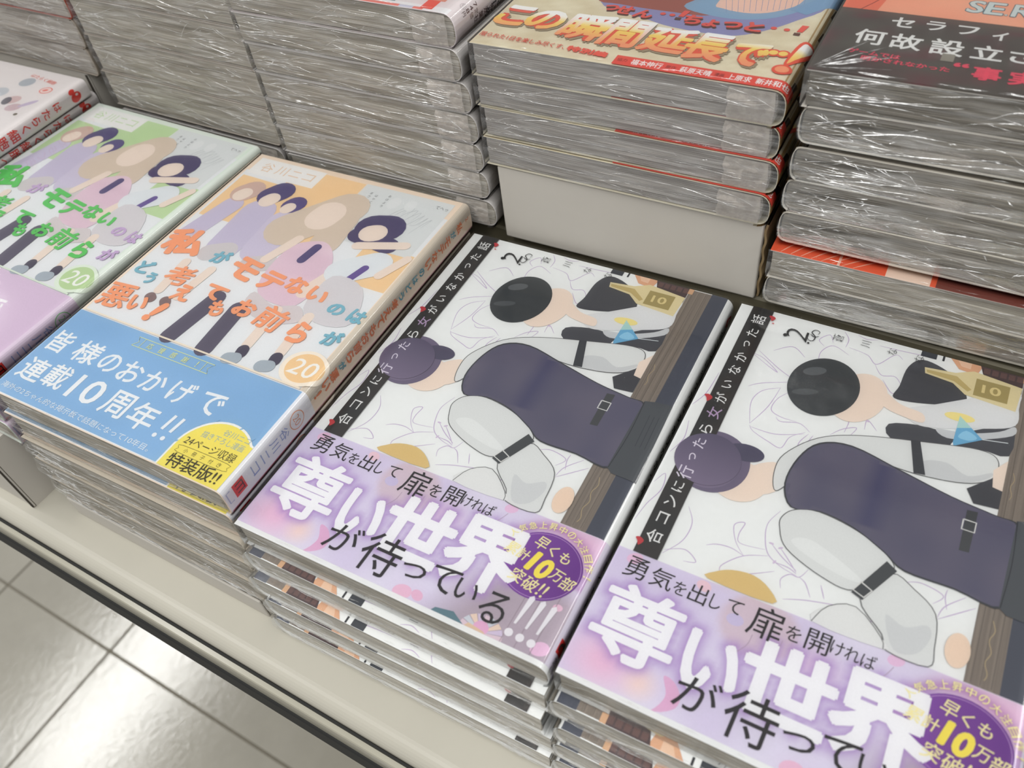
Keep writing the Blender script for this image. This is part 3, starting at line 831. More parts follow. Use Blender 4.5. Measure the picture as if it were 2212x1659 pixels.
def band_lily(pr, W):
    """lilac paper band: soft petals, big white headline with a violet glow, violet roundel"""
    heads = [('尊', 17.2, 25.0, 28.4, 27.0), ('い', 42.6, 22.8, 18.4, 20.0), ('世', 65.4, 26.2, 28.6, 25.6), ('界', 92.6, 27.8, 29.4, 28.0)]
    tmp = Print()
    for i, (ch, u, v, w, h) in enumerate(heads):
        tmp.glyph(ch, u, v, w, h, (0, 0, 0), 0.03, up=False, sample=True)
    P = np.array(tmp.pts)
    LIL, PNK, WHT, GRY, VIO, PEA = ink((216, 205, 233)), ink((236, 196, 222)), ink((232, 228, 244)), ink((176, 160, 172)), ink((170, 130, 200)), ink((246, 218, 208))
    def bgc(u, v):
        n = vnoise(u / 16, v / 12, 11)
        c = mixc(LIL, WHT, n * 0.8)
        c = mixc(c, PNK, max(0, 1 - math.hypot((u - 12) / 16, (v - 10) / 13)) * 1.2)
        c = mixc(c, PEA, max(0, 1 - math.hypot((u - 25) / 7, (v - 8) / 7)) * 0.9)
        c = mixc(c, PNK, max(0, 1 - math.hypot((u - 122) / 22, (v - 46) / 14)))
        c = mixc(c, PNK, max(0, 1 - math.hypot((u - 70) / 12, (v - 36) / 9)) * 0.5)
        g = min(max((u - 92 + (26 - v) * 0.55) / 16, 0), 1) * min(max((31 - v) / 9, 0), 1)
        c = mixc(c, GRY, g * 0.85)
        # veiled round shape behind the first line
        q = math.hypot((u - 52) / 13.5, (v - 41) / 12)
        c = mixc(c, ink((214, 192, 202)), min(max((1 - q) * 6, 0), 1) * 0.75)
        c = mixc(c, ink((176, 120, 182)), 0.75 * math.exp(-((math.hypot(u - 112.2, (v - 32.3) * 1.08) - 16.4) / 2.4) ** 2) * (1 if v > 28 else 0))
        d = float(np.min((P[:, 0] - u) ** 2 + (P[:, 1] - v) ** 2)) ** 0.5
        c = mixc(c, VIO, 0.85 * math.exp(-(d / 2.6) ** 2))
        return c
    pr.grid(0, 0, W, 50, 84, 34, bgc)
    for k, (u, v, r, a, c) in enumerate(((7, 47.6, 2.8, 0.5, (236, 196, 224)), (31.6, 47.6, 2.6, -0.3, (238, 204, 216)), (44.5, 40.5, 2.8, 0, (206, 196, 228)), (92.2, 48.4, 2.6, 0.4, (234, 196, 226)),
                                         (73.4, 3.4, 3.6, 0.2, (236, 192, 216)), (79, 4.4, 2.4, -0.4, (232, 186, 212)), (124.4, 20.4, 1.7, 0.2, (238, 196, 218)), (125.4, 5.2, 3.2, 0.5, (236, 196, 226)))):
        pr.ell(u, v, r, r * 0.75, c, a, 18, up=(k == 0))
    pr.poly([(31.0, 13.4), (34.8, 12.8), (38.0, 9.0), (37.2, 4.8), (31.4, 1.2), (33.0, 4.6), (33.6, 8.4)], (228, 180, 214), 4)
    for k, (a, b) in enumerate((((48, 30), (51, 38)), ((57, 33), (60, 40)), ((86, 38), (92, 46)))):
        pr.line([a, ((a[0] + b[0]) / 2 + 1, (a[1] + b[1]) / 2), b], 0.2, (176, 154, 176), 4, up=(k == 0))
    # wheel of pale petals low right, and plank lines under the veil
    for k in range(9):
        a = 0.35 * k
        pr.poly([(105, 1.6), (105 + 8 * math.cos(a), 1.6 + 6.6 * math.sin(a)), (105 + 8 * math.cos(a + 0.3), 1.6 + 6.6 * math.sin(a + 0.3))],
                ((226, 204, 216), (214, 200, 226), (238, 214, 196), (208, 214, 224))[k % 4], 0, up=(k == 0))
    pr.ell(104.6, 3.4, 2.8, 2.4, (232, 178, 214), 0, 18)
    pr.poly([(86, 1.0), (87, 3.4), (93.5, 4.6), (98.6, 1.0)], (96, 128, 140), 0); pr.poly([(99, 0.9), (100, 3.4), (106, 2.6), (107, 0.9)], (226, 196, 168), 0, up=False)
    for k, u in enumerate((112.4, 117.6, 123.2)): pr.line([(u, 1), (u + 0.6, 24)], 0.22, (160, 144, 156), 0, up=(k == 0))
    # violet roundel
    def rv(u, v): return mixc(ink((132, 74, 168)), ink((108, 48, 142)), (u - 100) / 26)
    pr.ell(112.4, 32.2, 14.6, 13.0, rv, 0, 48)
    pts = [(112.4 + 13.9 * math.cos(2 * math.pi * i / 48), 32.2 + 12.3 * math.sin(2 * math.pi * i / 48)) for i in range(48)]
    pr.line(pts, 0.16, (200, 160, 216), 0, True)
    # headline
    for i, (ch, u, v, w, h) in enumerate(heads):
        pr.glyph(ch, u, v, w, h, (246, 246, 250), 0.022 if ch == '尊' else 0.038, up=(i == 0))
    BL = (34, 30, 34)
    for i, (ch, u, v, w, h) in enumerate((('勇', 8.9, 44.4, 7.6, 8.2), ('気', 18.2, 44.2, 7.8, 7.4), ('を', 24.8, 43.4, 4.2, 5.0), ('出', 31.0, 44.0, 6.0, 7.0), ('し', 37.0, 43.7, 3.6, 5.4), ('て', 43.0, 44.6, 5.2, 4.8),
                                          ('扉', 53.8, 43.4, 10.6, 11.4), ('を', 62.4, 43.6, 4.6, 5.4), ('開', 69.8, 44.2, 7.2, 7.6), ('け', 75.6, 44.6, 4.0, 5.0), ('れ', 80.2, 44.6, 4.4, 4.8), ('ば', 85.0, 44.4, 4.4, 4.8))):
        pr.glyph(ch, u, v, w, h, BL, 0.0, shear=0.03, up=(i == 0))
    for i, (ch, u, v, w, h) in enumerate((('が', 42.2, 12.2, 13.2, 11.6), ('待', 58.8, 12.2, 15.6, 16.0), ('っ', 72.8, 11.6, 9.6, 5.6), ('て', 84.2, 13.4, 10.6, 9.6), ('い', 93.6, 13.0, 8.6, 7.4), ('る', 105.0, 11.4, 9.6, 11.4))):
        pr.glyph(ch, u, v, w, h, BL, 0.002, shear=0.04, up=(i == 0))
    for i, u in enumerate((114.2, 118.4, 122.6)):
        b = 10.4 - i * 0.2
        pr.poly([(u - 0.6, b - 0.9), (u + 0.3, b - 0.9), (u + 2.2, b + 9.4), (u + 1.4, b + 10.6), (u + 0.1, b + 9.6)], (240, 238, 244), 0, up=(i == 0))
        pr.ell(u - 0.5, b - 4.4, 1.5, 1.45, (240, 238, 244), 0, 20, up=False)
    YE = (250, 240, 178)
    for i, (ch, u, v, w, h, b) in enumerate((('早', 109.2, 39.0, 4.2, 4.4, .01), ('く', 113.6, 38.0, 2.6, 3.8, .01), ('も', 118.2, 37.2, 3.6, 3.8, .01), ('累', 101.2, 34.0, 4.0, 4.0, .012), ('計', 105.6, 33.4, 3.8, 4.0, .012),
                                             ('1', 109.4, 32.6, 2.9, 7.2, .05), ('0', 113.8, 31.4, 4.6, 7.2, .05), ('万', 118.4, 31.0, 3.8, 4.0, .01), ('部', 122.6, 29.8, 4.0, 4.4, .01),
                                             ('突', 107.2, 26.4, 4.4, 4.6, .01), ('破', 112.2, 25.4, 4.6, 4.6, .01), ('!', 115.8, 25.2, 0.8, 4.4, .01), ('!', 117.4, 24.8, 0.8, 4.4, .01))):
        pr.glyph(ch, 112.2 + (u - 112.2) * 1.1, 32.4 + (v - 32.4) * 1.16, w * 1.16, h * 1.16, (252, 234, 92) if ch in '10' else YE, b, -0.16, shear=0.12, up=(i == 0))
    arc = '人気急上昇中の大注目作!'
    for i, ch in enumerate(arc):
        a = math.radians(150 - i * (150 - 8) / (len(arc) - 1))
        pr.glyph(ch, 112.0 + 16.6 * math.cos(a), 32.4 + 15.4 * math.sin(a), 2.9 if ch != '!' else 0.7, 2.9, (252, 244, 176), 0.012, a - math.pi / 2, up=(i == 0))

# ================================================================== printing: cream or green jacket with hand-cut title
def title_cut(pr, main, second, du=0.0, dv=0.0):
    L = [('私', 13.0, 107.6, 22, 19, 0, .2), ('が', 38.6, 105.2, 9.6, 8.6, 1, .1), ('モ', 55.6, 102.8, 15.6, 13.0, 0, -.15), ('テ', 72.6, 100.4, 13.4, 11.6, 0, -.12), ('な', 86.2, 102.6, 10.4, 10.4, 0, .1),
         ('い', 99.2, 100.8, 10.4, 8.2, 0, -.2), ('の', 112.8, 96.4, 8.0, 6.6, 1, 0), ('は', 124.2, 96.0, 7.6, 7.8, 1, -.1), ('ど', 7.6, 85.6, 8.4, 8.6, 1, .1), ('う', 15.8, 80.6, 5.4, 7.2, 1, .1), ('考', 28.6, 87.2, 14.6, 12.4, 0, .12),
         ('え', 38.6, 78.6, 9.6, 10.2, 0, .1), ('て', 52.6, 84.6, 11.6, 8.6, 0, -.1), ('も', 61.0, 76.6, 7.8, 9.4, 0, .1), ('お', 73.6, 81.4, 10.4, 10.0, 0, -.1), ('前', 89.2, 80.8, 14.2, 13.2, 0, -.15),
         ('ら', 106.2, 78.4, 9.6, 12.0, 0, -.1), ('が', 122.0, 81.0, 8.8, 8.2, 1, .1), ('悪', 9.4, 65.4, 15.2, 14.8, 0, .1), ('い', 23.2, 65.2, 9.6, 9.0, 0, .15), ('!', 35.6, 64.0, 4.6, 13.0, 0, -.35)]
    for i, (ch, u, v, w, h, k, r) in enumerate(L):
        pr.glyph(ch, u + du, v + dv, w * 1.05, h * 1.05, second if k else main, 0.026 if ch in '悪考前' else 0.052, r, up=(i == 0))
def art_cut(pr, pal):
    base, block, main, second, circ, line = pal
    WH = (238, 240, 243)
    pr.rect(1.5, 52.2, 126.6, 168, WH)
    pr.poly([(3, 128), (3, 163.4), (42, 162), (72, 178), (72, 128)], block, 0)
    pr.rect(30, 150, 72, 178.4, block, False)
    pr.poly([(100, 113), (100, 139), (126.4, 139), (126.4, 113)], block, 0, False)
    pr.rect(3, 165.6, 46.5, 179.4, (244, 243, 242))
    for i, (ch, u, w, h) in enumerate((('谷', 12, 7.4, 7.2), ('川', 21.6, 7, 7.2), ('ニ', 30.4, 6.6, 4.8), ('コ', 39.2, 6.4, 5.6))):
        pr.glyph(ch, u, 172.8, w, h, line, 0.0, up=(i == 0))
    pr.rect(72.5, 137, 124.4, 179, (226, 229, 230))
    SKT = (184, 188, 192)
    for i in range(7):
        a = 0.6 + i * 0.35
        pr.line([(96 + 3 * i, 152 + (i % 3) * 3), (98 + 3.2 * i, 162 + 3 * math.sin(i)), (104 + 2.6 * i, 171 - i), (103 + 2.4 * i, 164 - i)], 0.25, SKT, 4, up=(i == 0), taper=True)
    pr.ell(94.5, 170, 3.4, 4.6, (232, 234, 235), 0, 20); pr.ell(103.6, 171, 3.0, 4.0, (232, 234, 235), 0, 20, up=False)
    for k, (s, u, v, n) in enumerate((('まったくそうだ', 79, 173, 7), ('はやくしよう', 82.6, 172, 6), ('おはよう', 89.5, 174, 4))):
        for i, ch in enumerate(s): pr.glyph(ch, u, v - i * 2.7, 1.5, 1.7, (120, 122, 126), up=(k == 0 and i == 0))
    pr.text('てへっ', 116, 174.5, 123, 174.5, 2.6, (110, 112, 116))
    # plain stand-ins for the group: upright capsules and patches of flat colour only
    def cap(u0, v0, u1, v1, w, rgb, up=True):
        a = math.atan2(v1 - v0, u1 - u0); pts = []
        for k in range(9): t = a + math.pi / 2 + math.pi * k / 8; pts.append((u0 + w * math.cos(t), v0 + w * math.sin(t)))
        for k in range(9): t = a - math.pi / 2 + math.pi * k / 8; pts.append((u1 + w * math.cos(t), v1 + w * math.sin(t)))
        pr.add(pts, [tuple(range(18))], rgb if callable(rgb) else ink(rgb), up)
    LAV, PIN, SKN, NAV, LEG, GRS, CR = (208, 200, 222), (232, 208, 222), (242, 226, 214), (92, 84, 130), (98, 92, 112), (216, 210, 212), (222, 206, 190)
    cap(9, 112, 15, 140, 6.2, LAV); cap(34, 112, 32, 140, 9.6, LAV, False); cap(52, 116, 50, 138, 8.8, (214, 206, 226), False)
    cap(30, 106, 37, 110, 6.0, GRS); cap(55, 106, 62, 110, 5.6, GRS, False); cap(8, 104, 12, 108, 5, GRS, False)
    cap(14, 150, 17, 154, 7.0, (214, 186, 176)); cap(14, 148, 15, 150, 4.4, SKN)
    cap(30, 153, 33, 158, 7.4, NAV); cap(31, 149, 32, 151, 4.8, SKN); cap(46, 150, 47, 152, 5.8, (98, 88, 140), False); cap(45, 147, 45.5, 148.5, 3.6, SKN)
    cap(56, 134, 74, 158, 12.0, CR); cap(80, 132, 78, 150, 8.0, CR, False); cap(67, 147, 68, 152, 8.6, SKN)
    def pk(u, v): return mixc(ink((238, 214, 226)), ink((226, 198, 214)), vnoise(u / 8, v / 8, 2))
    pr.poly([(66, 124), (76, 132), (84, 131), (92, 122), (96, 108), (94, 92), (84, 89), (72, 92), (66, 104)], pk, 5)
    cap(77, 118, 78.4, 128, 2.4, NAV); cap(60, 112, 66, 130, 2.6, SKN); cap(92, 100, 98, 118, 3.6, SKN, False)
    pr.poly([(70, 92), (84, 88), (96, 92), (102, 84), (88, 78), (72, 82)], (222, 214, 216), 4)
    cap(96, 150, 102, 152, 9.6, (88, 80, 118)); cap(92, 143, 110, 141, 5.4, (88, 80, 118), False); cap(97, 146, 99, 147, 6.0, SKN)
    cap(100, 118, 112, 128, 8.2, (232, 236, 240)); cap(106, 114, 109, 124, 1.9, (112, 92, 158))
    cap(96, 136, 118, 144, 2.6, SKN, False); cap(118, 122, 124, 136, 2.4, SKN, False)
    pr.poly([(98, 114), (116, 112), (124.4, 92), (112, 86), (98, 92)], (222, 218, 222), 4)
    for k, (a, b, c, d) in enumerate(((56, 82, 52.4, 55), (70.5, 80, 72.8, 55))): cap(a, b, c, d, 4.4, LEG, k == 0)
    for k, (a, b, c, d) in enumerate(((88, 86, 89.4, 64), (104, 88, 106, 66), (24, 96, 26, 76), (40, 96, 38, 76))): cap(a, b, c, d, 2.6, SKN, k == 0)
    for k, (a, b, c, d) in enumerate(((89.6, 61, 90, 59), (106.2, 63, 106.6, 61))): cap(a, b, c, d, 2.8, (78, 72, 92), k == 0)
    for k, (a, b) in enumerate(((87.4, 54.6), (104, 56.6))): cap(a - 1, b, a + 2, b + 1, 3.2, (176, 186, 196), k == 0)
    cap(25, 71, 26.5, 70, 2.6, (140, 116, 116)); cap(34, 71.5, 35.5, 70, 2.6, (140, 116, 116), False)
    title_cut(pr, main, second)
    # numbered disc
    pr.ell(121.2, 62.2, 10.6, 9.6, (250, 240, 226) if pal[0][0] > pal[0][1] else (232, 242, 228), 0, 40)
    pr.ell(121.4, 62.4, 8.6, 7.8, circ, 0, 40)
    pr.glyph('20', 121.4, 62.3, 12.4, 8.6, (248, 248, 246), 0.004, 0, shear=0.1)
    pr.rect(1.5, 52.4, 126.6, 53.3, (248, 234, 214) if pal[0][0] > pal[0][1] else (226, 238, 222))
def spine_cut(pr, prof, main, second):
    s0, s1 = prof.s[1], prof.s[-2]
    m = (s0 + s1) / 2
    def g(u, v): return mixc(ink((238, 222, 202)), ink((208, 198, 184)), (u - s0 + 1) / 4)
    pr.grid(127, 0.3, s0 + 8, 181.8, 6, 20, g)
    pr.rect(s1 - 4.6, 0.3, s1 - 1.2, 181.8, (236, 178, 186))
    t = '私がモテないのはどう考えてもお前らが悪い!'
    for i, ch in enumerate(t):
        v = 171 - i * 5.7
        k = i in (1, 6, 7, 8, 9, 17)
        w = 4.0 if k else 5.4
        if ch == '!': w = 2.2
        pr.glyph(ch, m - 1.2, v, w, 4.2 if k else 5.0, second if k else main, 0.035, up=(i == 0))
    pr.glyph('2', m - 1.6, 178, 1.8, 2.4, main, 0, up=False)
def spine_band_cut(pr, prof, main):
    s0, s1 = prof.s[1], prof.s[-2]
    m = (s0 + s1) / 2
    pr.rect(s1 - 4.4, 1, s1 - 1.0, 52, (226, 130, 146)); pr.rect(s1 - 1.0, 1, s1 + 0.6, 52, (128, 136, 186), False)
    pts = [(m - 1 + 4.0 * math.cos(2 * math.pi * i / 28), 43.0 + 4.0 * math.sin(2 * math.pi * i / 28)) for i in range(28)]
    pr.line(pts, 0.4, main, 0, True); pr.glyph('20', m - 1, 43, 4.6, 3.6, main, -0.01)
    for i, (ch, h) in enumerate((('谷', 4.8), ('川', 4.8), ('ニ', 3.4), ('コ', 3.8))):
        pr.glyph(ch, m - 1.2, 35 - i * 6.0, 5.4, h, (150, 164, 210), 0.006, up=(i == 0))
    pr.rect(m - 4.6, 5.0, m + 2.0, 11.0, (226, 52, 44))
    for k in range(3): pr.line([(m - 3.4 + k * 2.0, 6.2), (m - 3.4 + k * 2.0, 9.8)], 0.6, (60, 16, 16), 0, up=(k == 0))
    pr.line([(m - 3.8, 9.9), (m + 1.2, 9.9)], 0.5, (60, 16, 16), 0, up=False)
    pr.line([(m - 4, 3.6), (m - 4, 1.6), (m + 1.4, 1.6), (m + 1.4, 3.6)], 0.5, (176, 184, 216), 0)

def band_blue(pr, W, colr=(141, 184, 224)):
    def bg_(u, v): return mixc(ink(colr), ink(tuple(min(c + 8, 255) for c in colr)), vnoise(u / 20, v / 12, 9))
    pr.grid(0, 0.9, W, 52, 20, 8, bg_)
    pr.rect(0, 0.0, W, 0.9, (244, 244, 244), False)
    WT = (250, 250, 250)
    R1 = [('皆', 8.2, 33.0, 11.2, 12.0), ('様', 25.2, 32.8, 13.8, 12.2), ('の', 39.4, 32.2, 10.4, 10.0), ('お', 52.6, 32.0, 11.2, 11.2), ('か', 66.4, 31.8, 11.8, 10.8), ('げ', 81.4, 31.8, 11.2, 11.6), ('で', 97.2, 32.2, 11.8, 10.8)]
    R2 = [('連', 10.0, 16.0, 13.4, 12.2), ('載', 23.6, 17.2, 12.0, 12.4), ('1', 35.2, 16.6, 3.6, 12.4), ('0', 45.6, 16.8, 9.8, 12.4), ('周', 60.4, 16.4, 13.0, 12.8), ('年', 75.6, 15.8, 13.2, 13.0)]
    for i, (ch, u, v, w, h) in enumerate(R1 + R2): pr.glyph(ch, u, v, w, h, WT, 0.014, 0, up=(i == 0))
    for i, u in enumerate((87.6, 92.0)):
        pr.line([(u + 0.9, 21.6), (u - 0.1, 14.0)], 1.5, WT, 0, up=False); pr.ell(u - 0.7, 10.6, 1.05, 1.05, WT, 0, 16, up=False)
    pr.text('海外の2ちゃん的な掲示板で話題になって10年目。', 3.2, 5.0, 90.2, 4.4, 3.0, (240, 246, 250))
    YL = (236, 240, 170)
    pr.line([(40.4, 44.0), (84.4, 44.0), (82.4, 46.6), (84.4, 49.2), (40.4, 49.2), (42.4, 46.6)], 0.3, YL, 0, True)
    pr.line([(44.6, 44.0), (44.6, 49.2)], 0.25, YL, 0, up=False); pr.line([(80.2, 44.0), (80.2, 49.2)], 0.25, YL, 0, up=False)
    for i, ch in enumerate('応援感謝!'): pr.glyph(ch, 49.4 + i * 6.8, 46.6, 3.0 if ch != '!' else 0.6, 3.2, YL, 0.01, up=False)
    # yellow half-round seal
    pts = [(97.0, 0.3)]
    for k in range(17):
        a = math.pi - k * (math.pi - 0.75) / 16
        pts.append((114.5 + 17.4 * math.cos(a), 10.6 + 17.2 * math.sin(a)))
    pts += [(W, 22.0), (W, 0.3)]
    pr.poly(pts, (250, 250, 250), 0)
    pr.poly([(114.6 + (a - 114.6) * (0.955 if a < W - 0.1 else 1.0), 0.3 + (b - 0.3) * 0.965) for a, b in pts], (248, 232, 108), 0)
    for i, (a, b) in enumerate(((101, 22), (97.4, 12), (106, 26.4), (118, 27.0), (125.5, 24.6))): pr.ell(a, b, 0.9, 0.4, colr, 0.8, 8, up=(i == 0))
    pr.text('谷川ニコ', 112.6, 23.0, 125.6, 23.2, 3.0, (150, 178, 196)); pr.text('描き下ろし漫画', 104.8, 19.0, 125.4, 19.4, 3.1, (150, 178, 196), up=False)
    pr.text('24ページ収録', 100.4, 14.2, 125.6, 14.2, 4.1, (66, 60, 40), 0.004)
    pr.line([(101.8, 11.3), (124.2, 11.5), (125.2, 9.8), (124.2, 8.1), (101.8, 7.9), (100.8, 9.6)], 0.2, (90, 80, 40), 3, True)
    for i, ch in enumerate('小冊子付き'): pr.glyph(ch, 104.6 + i * 4.2, 9.7, 1.9, 1.9, (80, 72, 44), up=False)
    pr.text('特装版!!', 100.4, 4.4, 125.8, 4.8, 6.2, (60, 54, 34), 0.012)
def band_pink(pr, W):
    pr.rect(0, 0.0, W, 52, (222, 200, 224))
    WT = (248, 248, 250)
    for i, (ch, u, v, w, h) in enumerate((('皆', 8.2, 33.0, 11.2, 12.0), ('様', 25.2, 32.8, 13.8, 12.2), ('の', 39.4, 32.2, 10.4, 10.0), ('お', 52.6, 32.0, 11.2, 11.2), ('か', 66.4, 31.8, 11.8, 10.8), ('げ', 81.4, 31.8, 11.2, 11.6), ('で', 97.2, 32.2, 11.8, 10.8))):
        pr.glyph(ch, u, v, w, h, WT, 0.014, 0, up=(i == 0))

# ================================================================== printing: red and gold jacket, black-banded jacket, red-lettered jacket, back row
def art_gold(pr):
    def marble(u, v): return mixc(ink((220, 206, 174)), ink((240, 232, 206)), vnoise(u / 5 + 0.3 * v, v / 4, 21))
    pr.grid(0, 0, 131.5, 100, 56, 40, marble)
    pr.poly([(40, 44), (60, 38), (74, 34), (96, 33), (108, 40), (118, 52), (126, 66), (126, 100), (30, 100), (34, 60)], (150, 150, 196), 4)
    pr.poly([(34, 52), (46, 47), (70, 46), (84, 47), (88, 58), (80, 100), (30, 100)], (166, 92, 78), 4)
    pr.poly([(72, 52), (86, 47), (100, 47.6), (112, 54), (122, 68), (126, 84), (118, 100), (84, 100), (78, 66)], (142, 176, 206), 4)
    pr.poly([(84, 60), (88, 54), (100, 53), (110, 58.5), (116, 70), (114, 100), (92, 100)], (246, 206, 188), 4)
    for k in range(14):
        u = 90 + k * 2.1
        pr.line([(u, 51 + k * 0.8), (u - 5 + k * 0.2, 66 + k)], 0.16, (124, 150, 190), 0, up=(k == 0))
    pr.poly([(112, 60), (120, 57), (131.5, 72), (131.5, 84)], (134, 170, 204), 0)
    RD = (238, 92, 78)
    up = [('っ', 44, 43, 6, 5), ('せ', 50, 42.4, 8, 7), ('ん', 59, 41.4, 8, 7), ('ち', 79.4, 41.8, 7.6, 7.6), ('ょ', 87.2, 40.8, 6.2, 6.2), ('っ', 95.6, 41.6, 7.6, 5.4), ('と', 104.2, 42.2, 7.0, 7.4)]
    for i, (ch, u, v, w, h) in enumerate(up): pr.glyph(ch, u + 0.5, v - 1.2, w, h, (92, 50, 34), 0.055, 0, 0.1, up=(i == 0))
    for i, (ch, u, v, w, h) in enumerate(up): pr.glyph(ch, u, v, w, h, RD, 0.05, 0, 0.1, up=(i == 0))
    for k, u in enumerate((66.4, 70.4, 111.4, 116.4)): pr.ell(u, 43.2, 1.2, 1.1, RD, 0, 14, up=False)
    for k, u in enumerate((74.2, 121.4)):
        pr.poly([(u - 1.2, 42.6), (u + 1, 42.6), (u + 2.2, 48), (u - 0.4, 48)], RD, 0, up=False); pr.rect(u - 1.8, 39.8, u + 0.6, 41.8, (92, 50, 34), False)
    HD = [('こ', 7.8, 25.4, 14.4, 17.6), ('の', 22.4, 25.4, 16.6, 16.8), ('瞬', 41.4, 24.2, 19.0, 22.0), ('間', 58.6, 23.6, 16.0, 22.4), ('延', 76.6, 22.8, 19.0, 20.6), ('長', 92.6, 22.0, 17.0, 21.2), ('で', 108.6, 20.8, 13.6, 17.4)]
    def grd(u, v):
        t = (v - 15) / 20
        W_, Y_, O_ = ink((252, 252, 250)), ink((250, 222, 112)), ink((246, 164, 120))
        return mixc(O_, Y_, t * 2) if t < 0.5 else mixc(Y_, W_, (t - 0.5) * 4)
    for i, (ch, u, v, w, h) in enumerate(HD): pr.glyph(ch, u + 0.9, v - 1.2, w, h, (160, 146, 120), 0.12, 0, 0.12, up=(i == 0))
    for i, (ch, u, v, w, h) in enumerate(HD): pr.glyph(ch, u, v, w, h, (234, 92, 66), 0.105, 0, 0.12, up=(i == 0))
    for k, u in enumerate((116.8, 120.4)): pr.ell(u, 24.6, 2.6, 2.6, (234, 92, 66), 0, 20, up=False)
    pr.poly([(122.4, 18.4), (125.4, 18.4), (131.0, 32.6), (127.6, 36.2), (124.0, 33.6)], (234, 92, 66), 4, up=False); pr.ell(123.0, 13.8, 3.6, 3.4, (234, 92, 66), 0, 20, up=False)
    for i, (ch, u, v, w, h) in enumerate(HD): pr.glyph(ch, u, v, w, h, grd, 0.035, 0, 0.12, up=(i == 0))
    for k, u in enumerate((116.8, 120.4)): pr.ell(u, 24.6, 1.7, 1.7, (250, 218, 120), 0, 18, up=False)
    pr.poly([(123.4, 19.6), (124.6, 19.6), (129.6, 32.6), (127.4, 34.4), (125.2, 32.8)], grd, 4, up=False); pr.ell(123.0, 13.8, 2.5, 2.3, (246, 164, 120), 0, 18, up=False)
    pr.text('限られた1日を楽しみ尽くす、', 1.4, 7.6, 40.0, 6.6, 3.4, (224, 66, 48), 0.012); pr.text('特別編', 41.4, 6.4, 58.4, 5.4, 3.6, (238, 96, 78), 0.05, up=False)
    pr.rect(62.5, -0.0, 131.5, 6.6, (232, 82, 66))
    pr.text('協力', 63.6, 3.6, 67.6, 3.6, 2.2, (110, 20, 16)); pr.text('福本伸行', 69.4, 3.4, 81.6, 3.4, 3.8, (252, 250, 248), 0.02, up=False)
    pr.text('原作', 83.0, 3.6, 87.0, 3.6, 2.2, (110, 20, 16), up=False); pr.text('萩原天晴', 88.6, 3.4, 100.4, 3.4, 3.8, (252, 250, 248), 0.02, up=False)
    pr.text('漫画', 101.6, 3.6, 105.2, 3.6, 2.2, (110, 20, 16), up=False); pr.text('上原求', 106.4, 3.4, 115.2, 3.4, 3.8, (252, 250, 248), 0.02, up=False)
    pr.text('新井和也', 117.0, 3.4, 128.8, 3.4, 3.8, (252, 250, 248), 0.02, up=False)
def spine_gold(pr, prof):
    s0, s1 = prof.s[1], prof.s[-2]
    def g(u, v): return mixc(ink((186, 156, 104)), ink((160, 130, 84)), vnoise(u / 3, v / 7, 4))
    pr.grid(s0 + 2.4, 0.2, s1 - 1, 181.8, 8, 40, g)
    for k in range(9):
        pr.poly([(s0 + 6, 12 + k * 19), (s0 + 10, 15 + k * 19), (s0 + 8.6, 9 + k * 19), (s0 + 12, 7 + k * 19), (s0 + 5.4, 5 + k * 19)], (70, 50, 34), 0, up=(k == 0))
def art_black(pr):
    def og(u, v): return mixc(ink((248, 182, 150)), ink((244, 158, 128)), vnoise(u / 18, v / 12, 31))
    pr.grid(0, 47.2, 130, 120, 20, 12, og)
    pr.poly([(0, 46), (12, 46), (14, 60), (8, 80), (0, 84)], (236, 122, 92), 0)
    pr.line([(6, 46), (13, 62), (9, 78)], 0.4, (150, 60, 46), 4); pr.line([(0, 58), (8, 66)], 0.4, (150, 60, 46), 0, up=False)
    for i, (ch, u, w) in enumerate((('S', 43.4, 5.4), ('E', 49.6, 6.0), ('.', 53.4, 0.9), ('R', 58.4, 6.6), ('A', 66.4, 6.6), ('.', 70.6, 0.9), ('P', 74.6, 5.6), ('H', 84, 6))):
        hh = 9.4 if ch != '.' else 1.0
        pr.glyph(ch, u, 58.6 if ch != '.' else 54.6, w, hh, (208, 224, 224), 0.02, 0, 0.08, up=(i == 0), outline=0.05, ocol=(92, 118, 128))
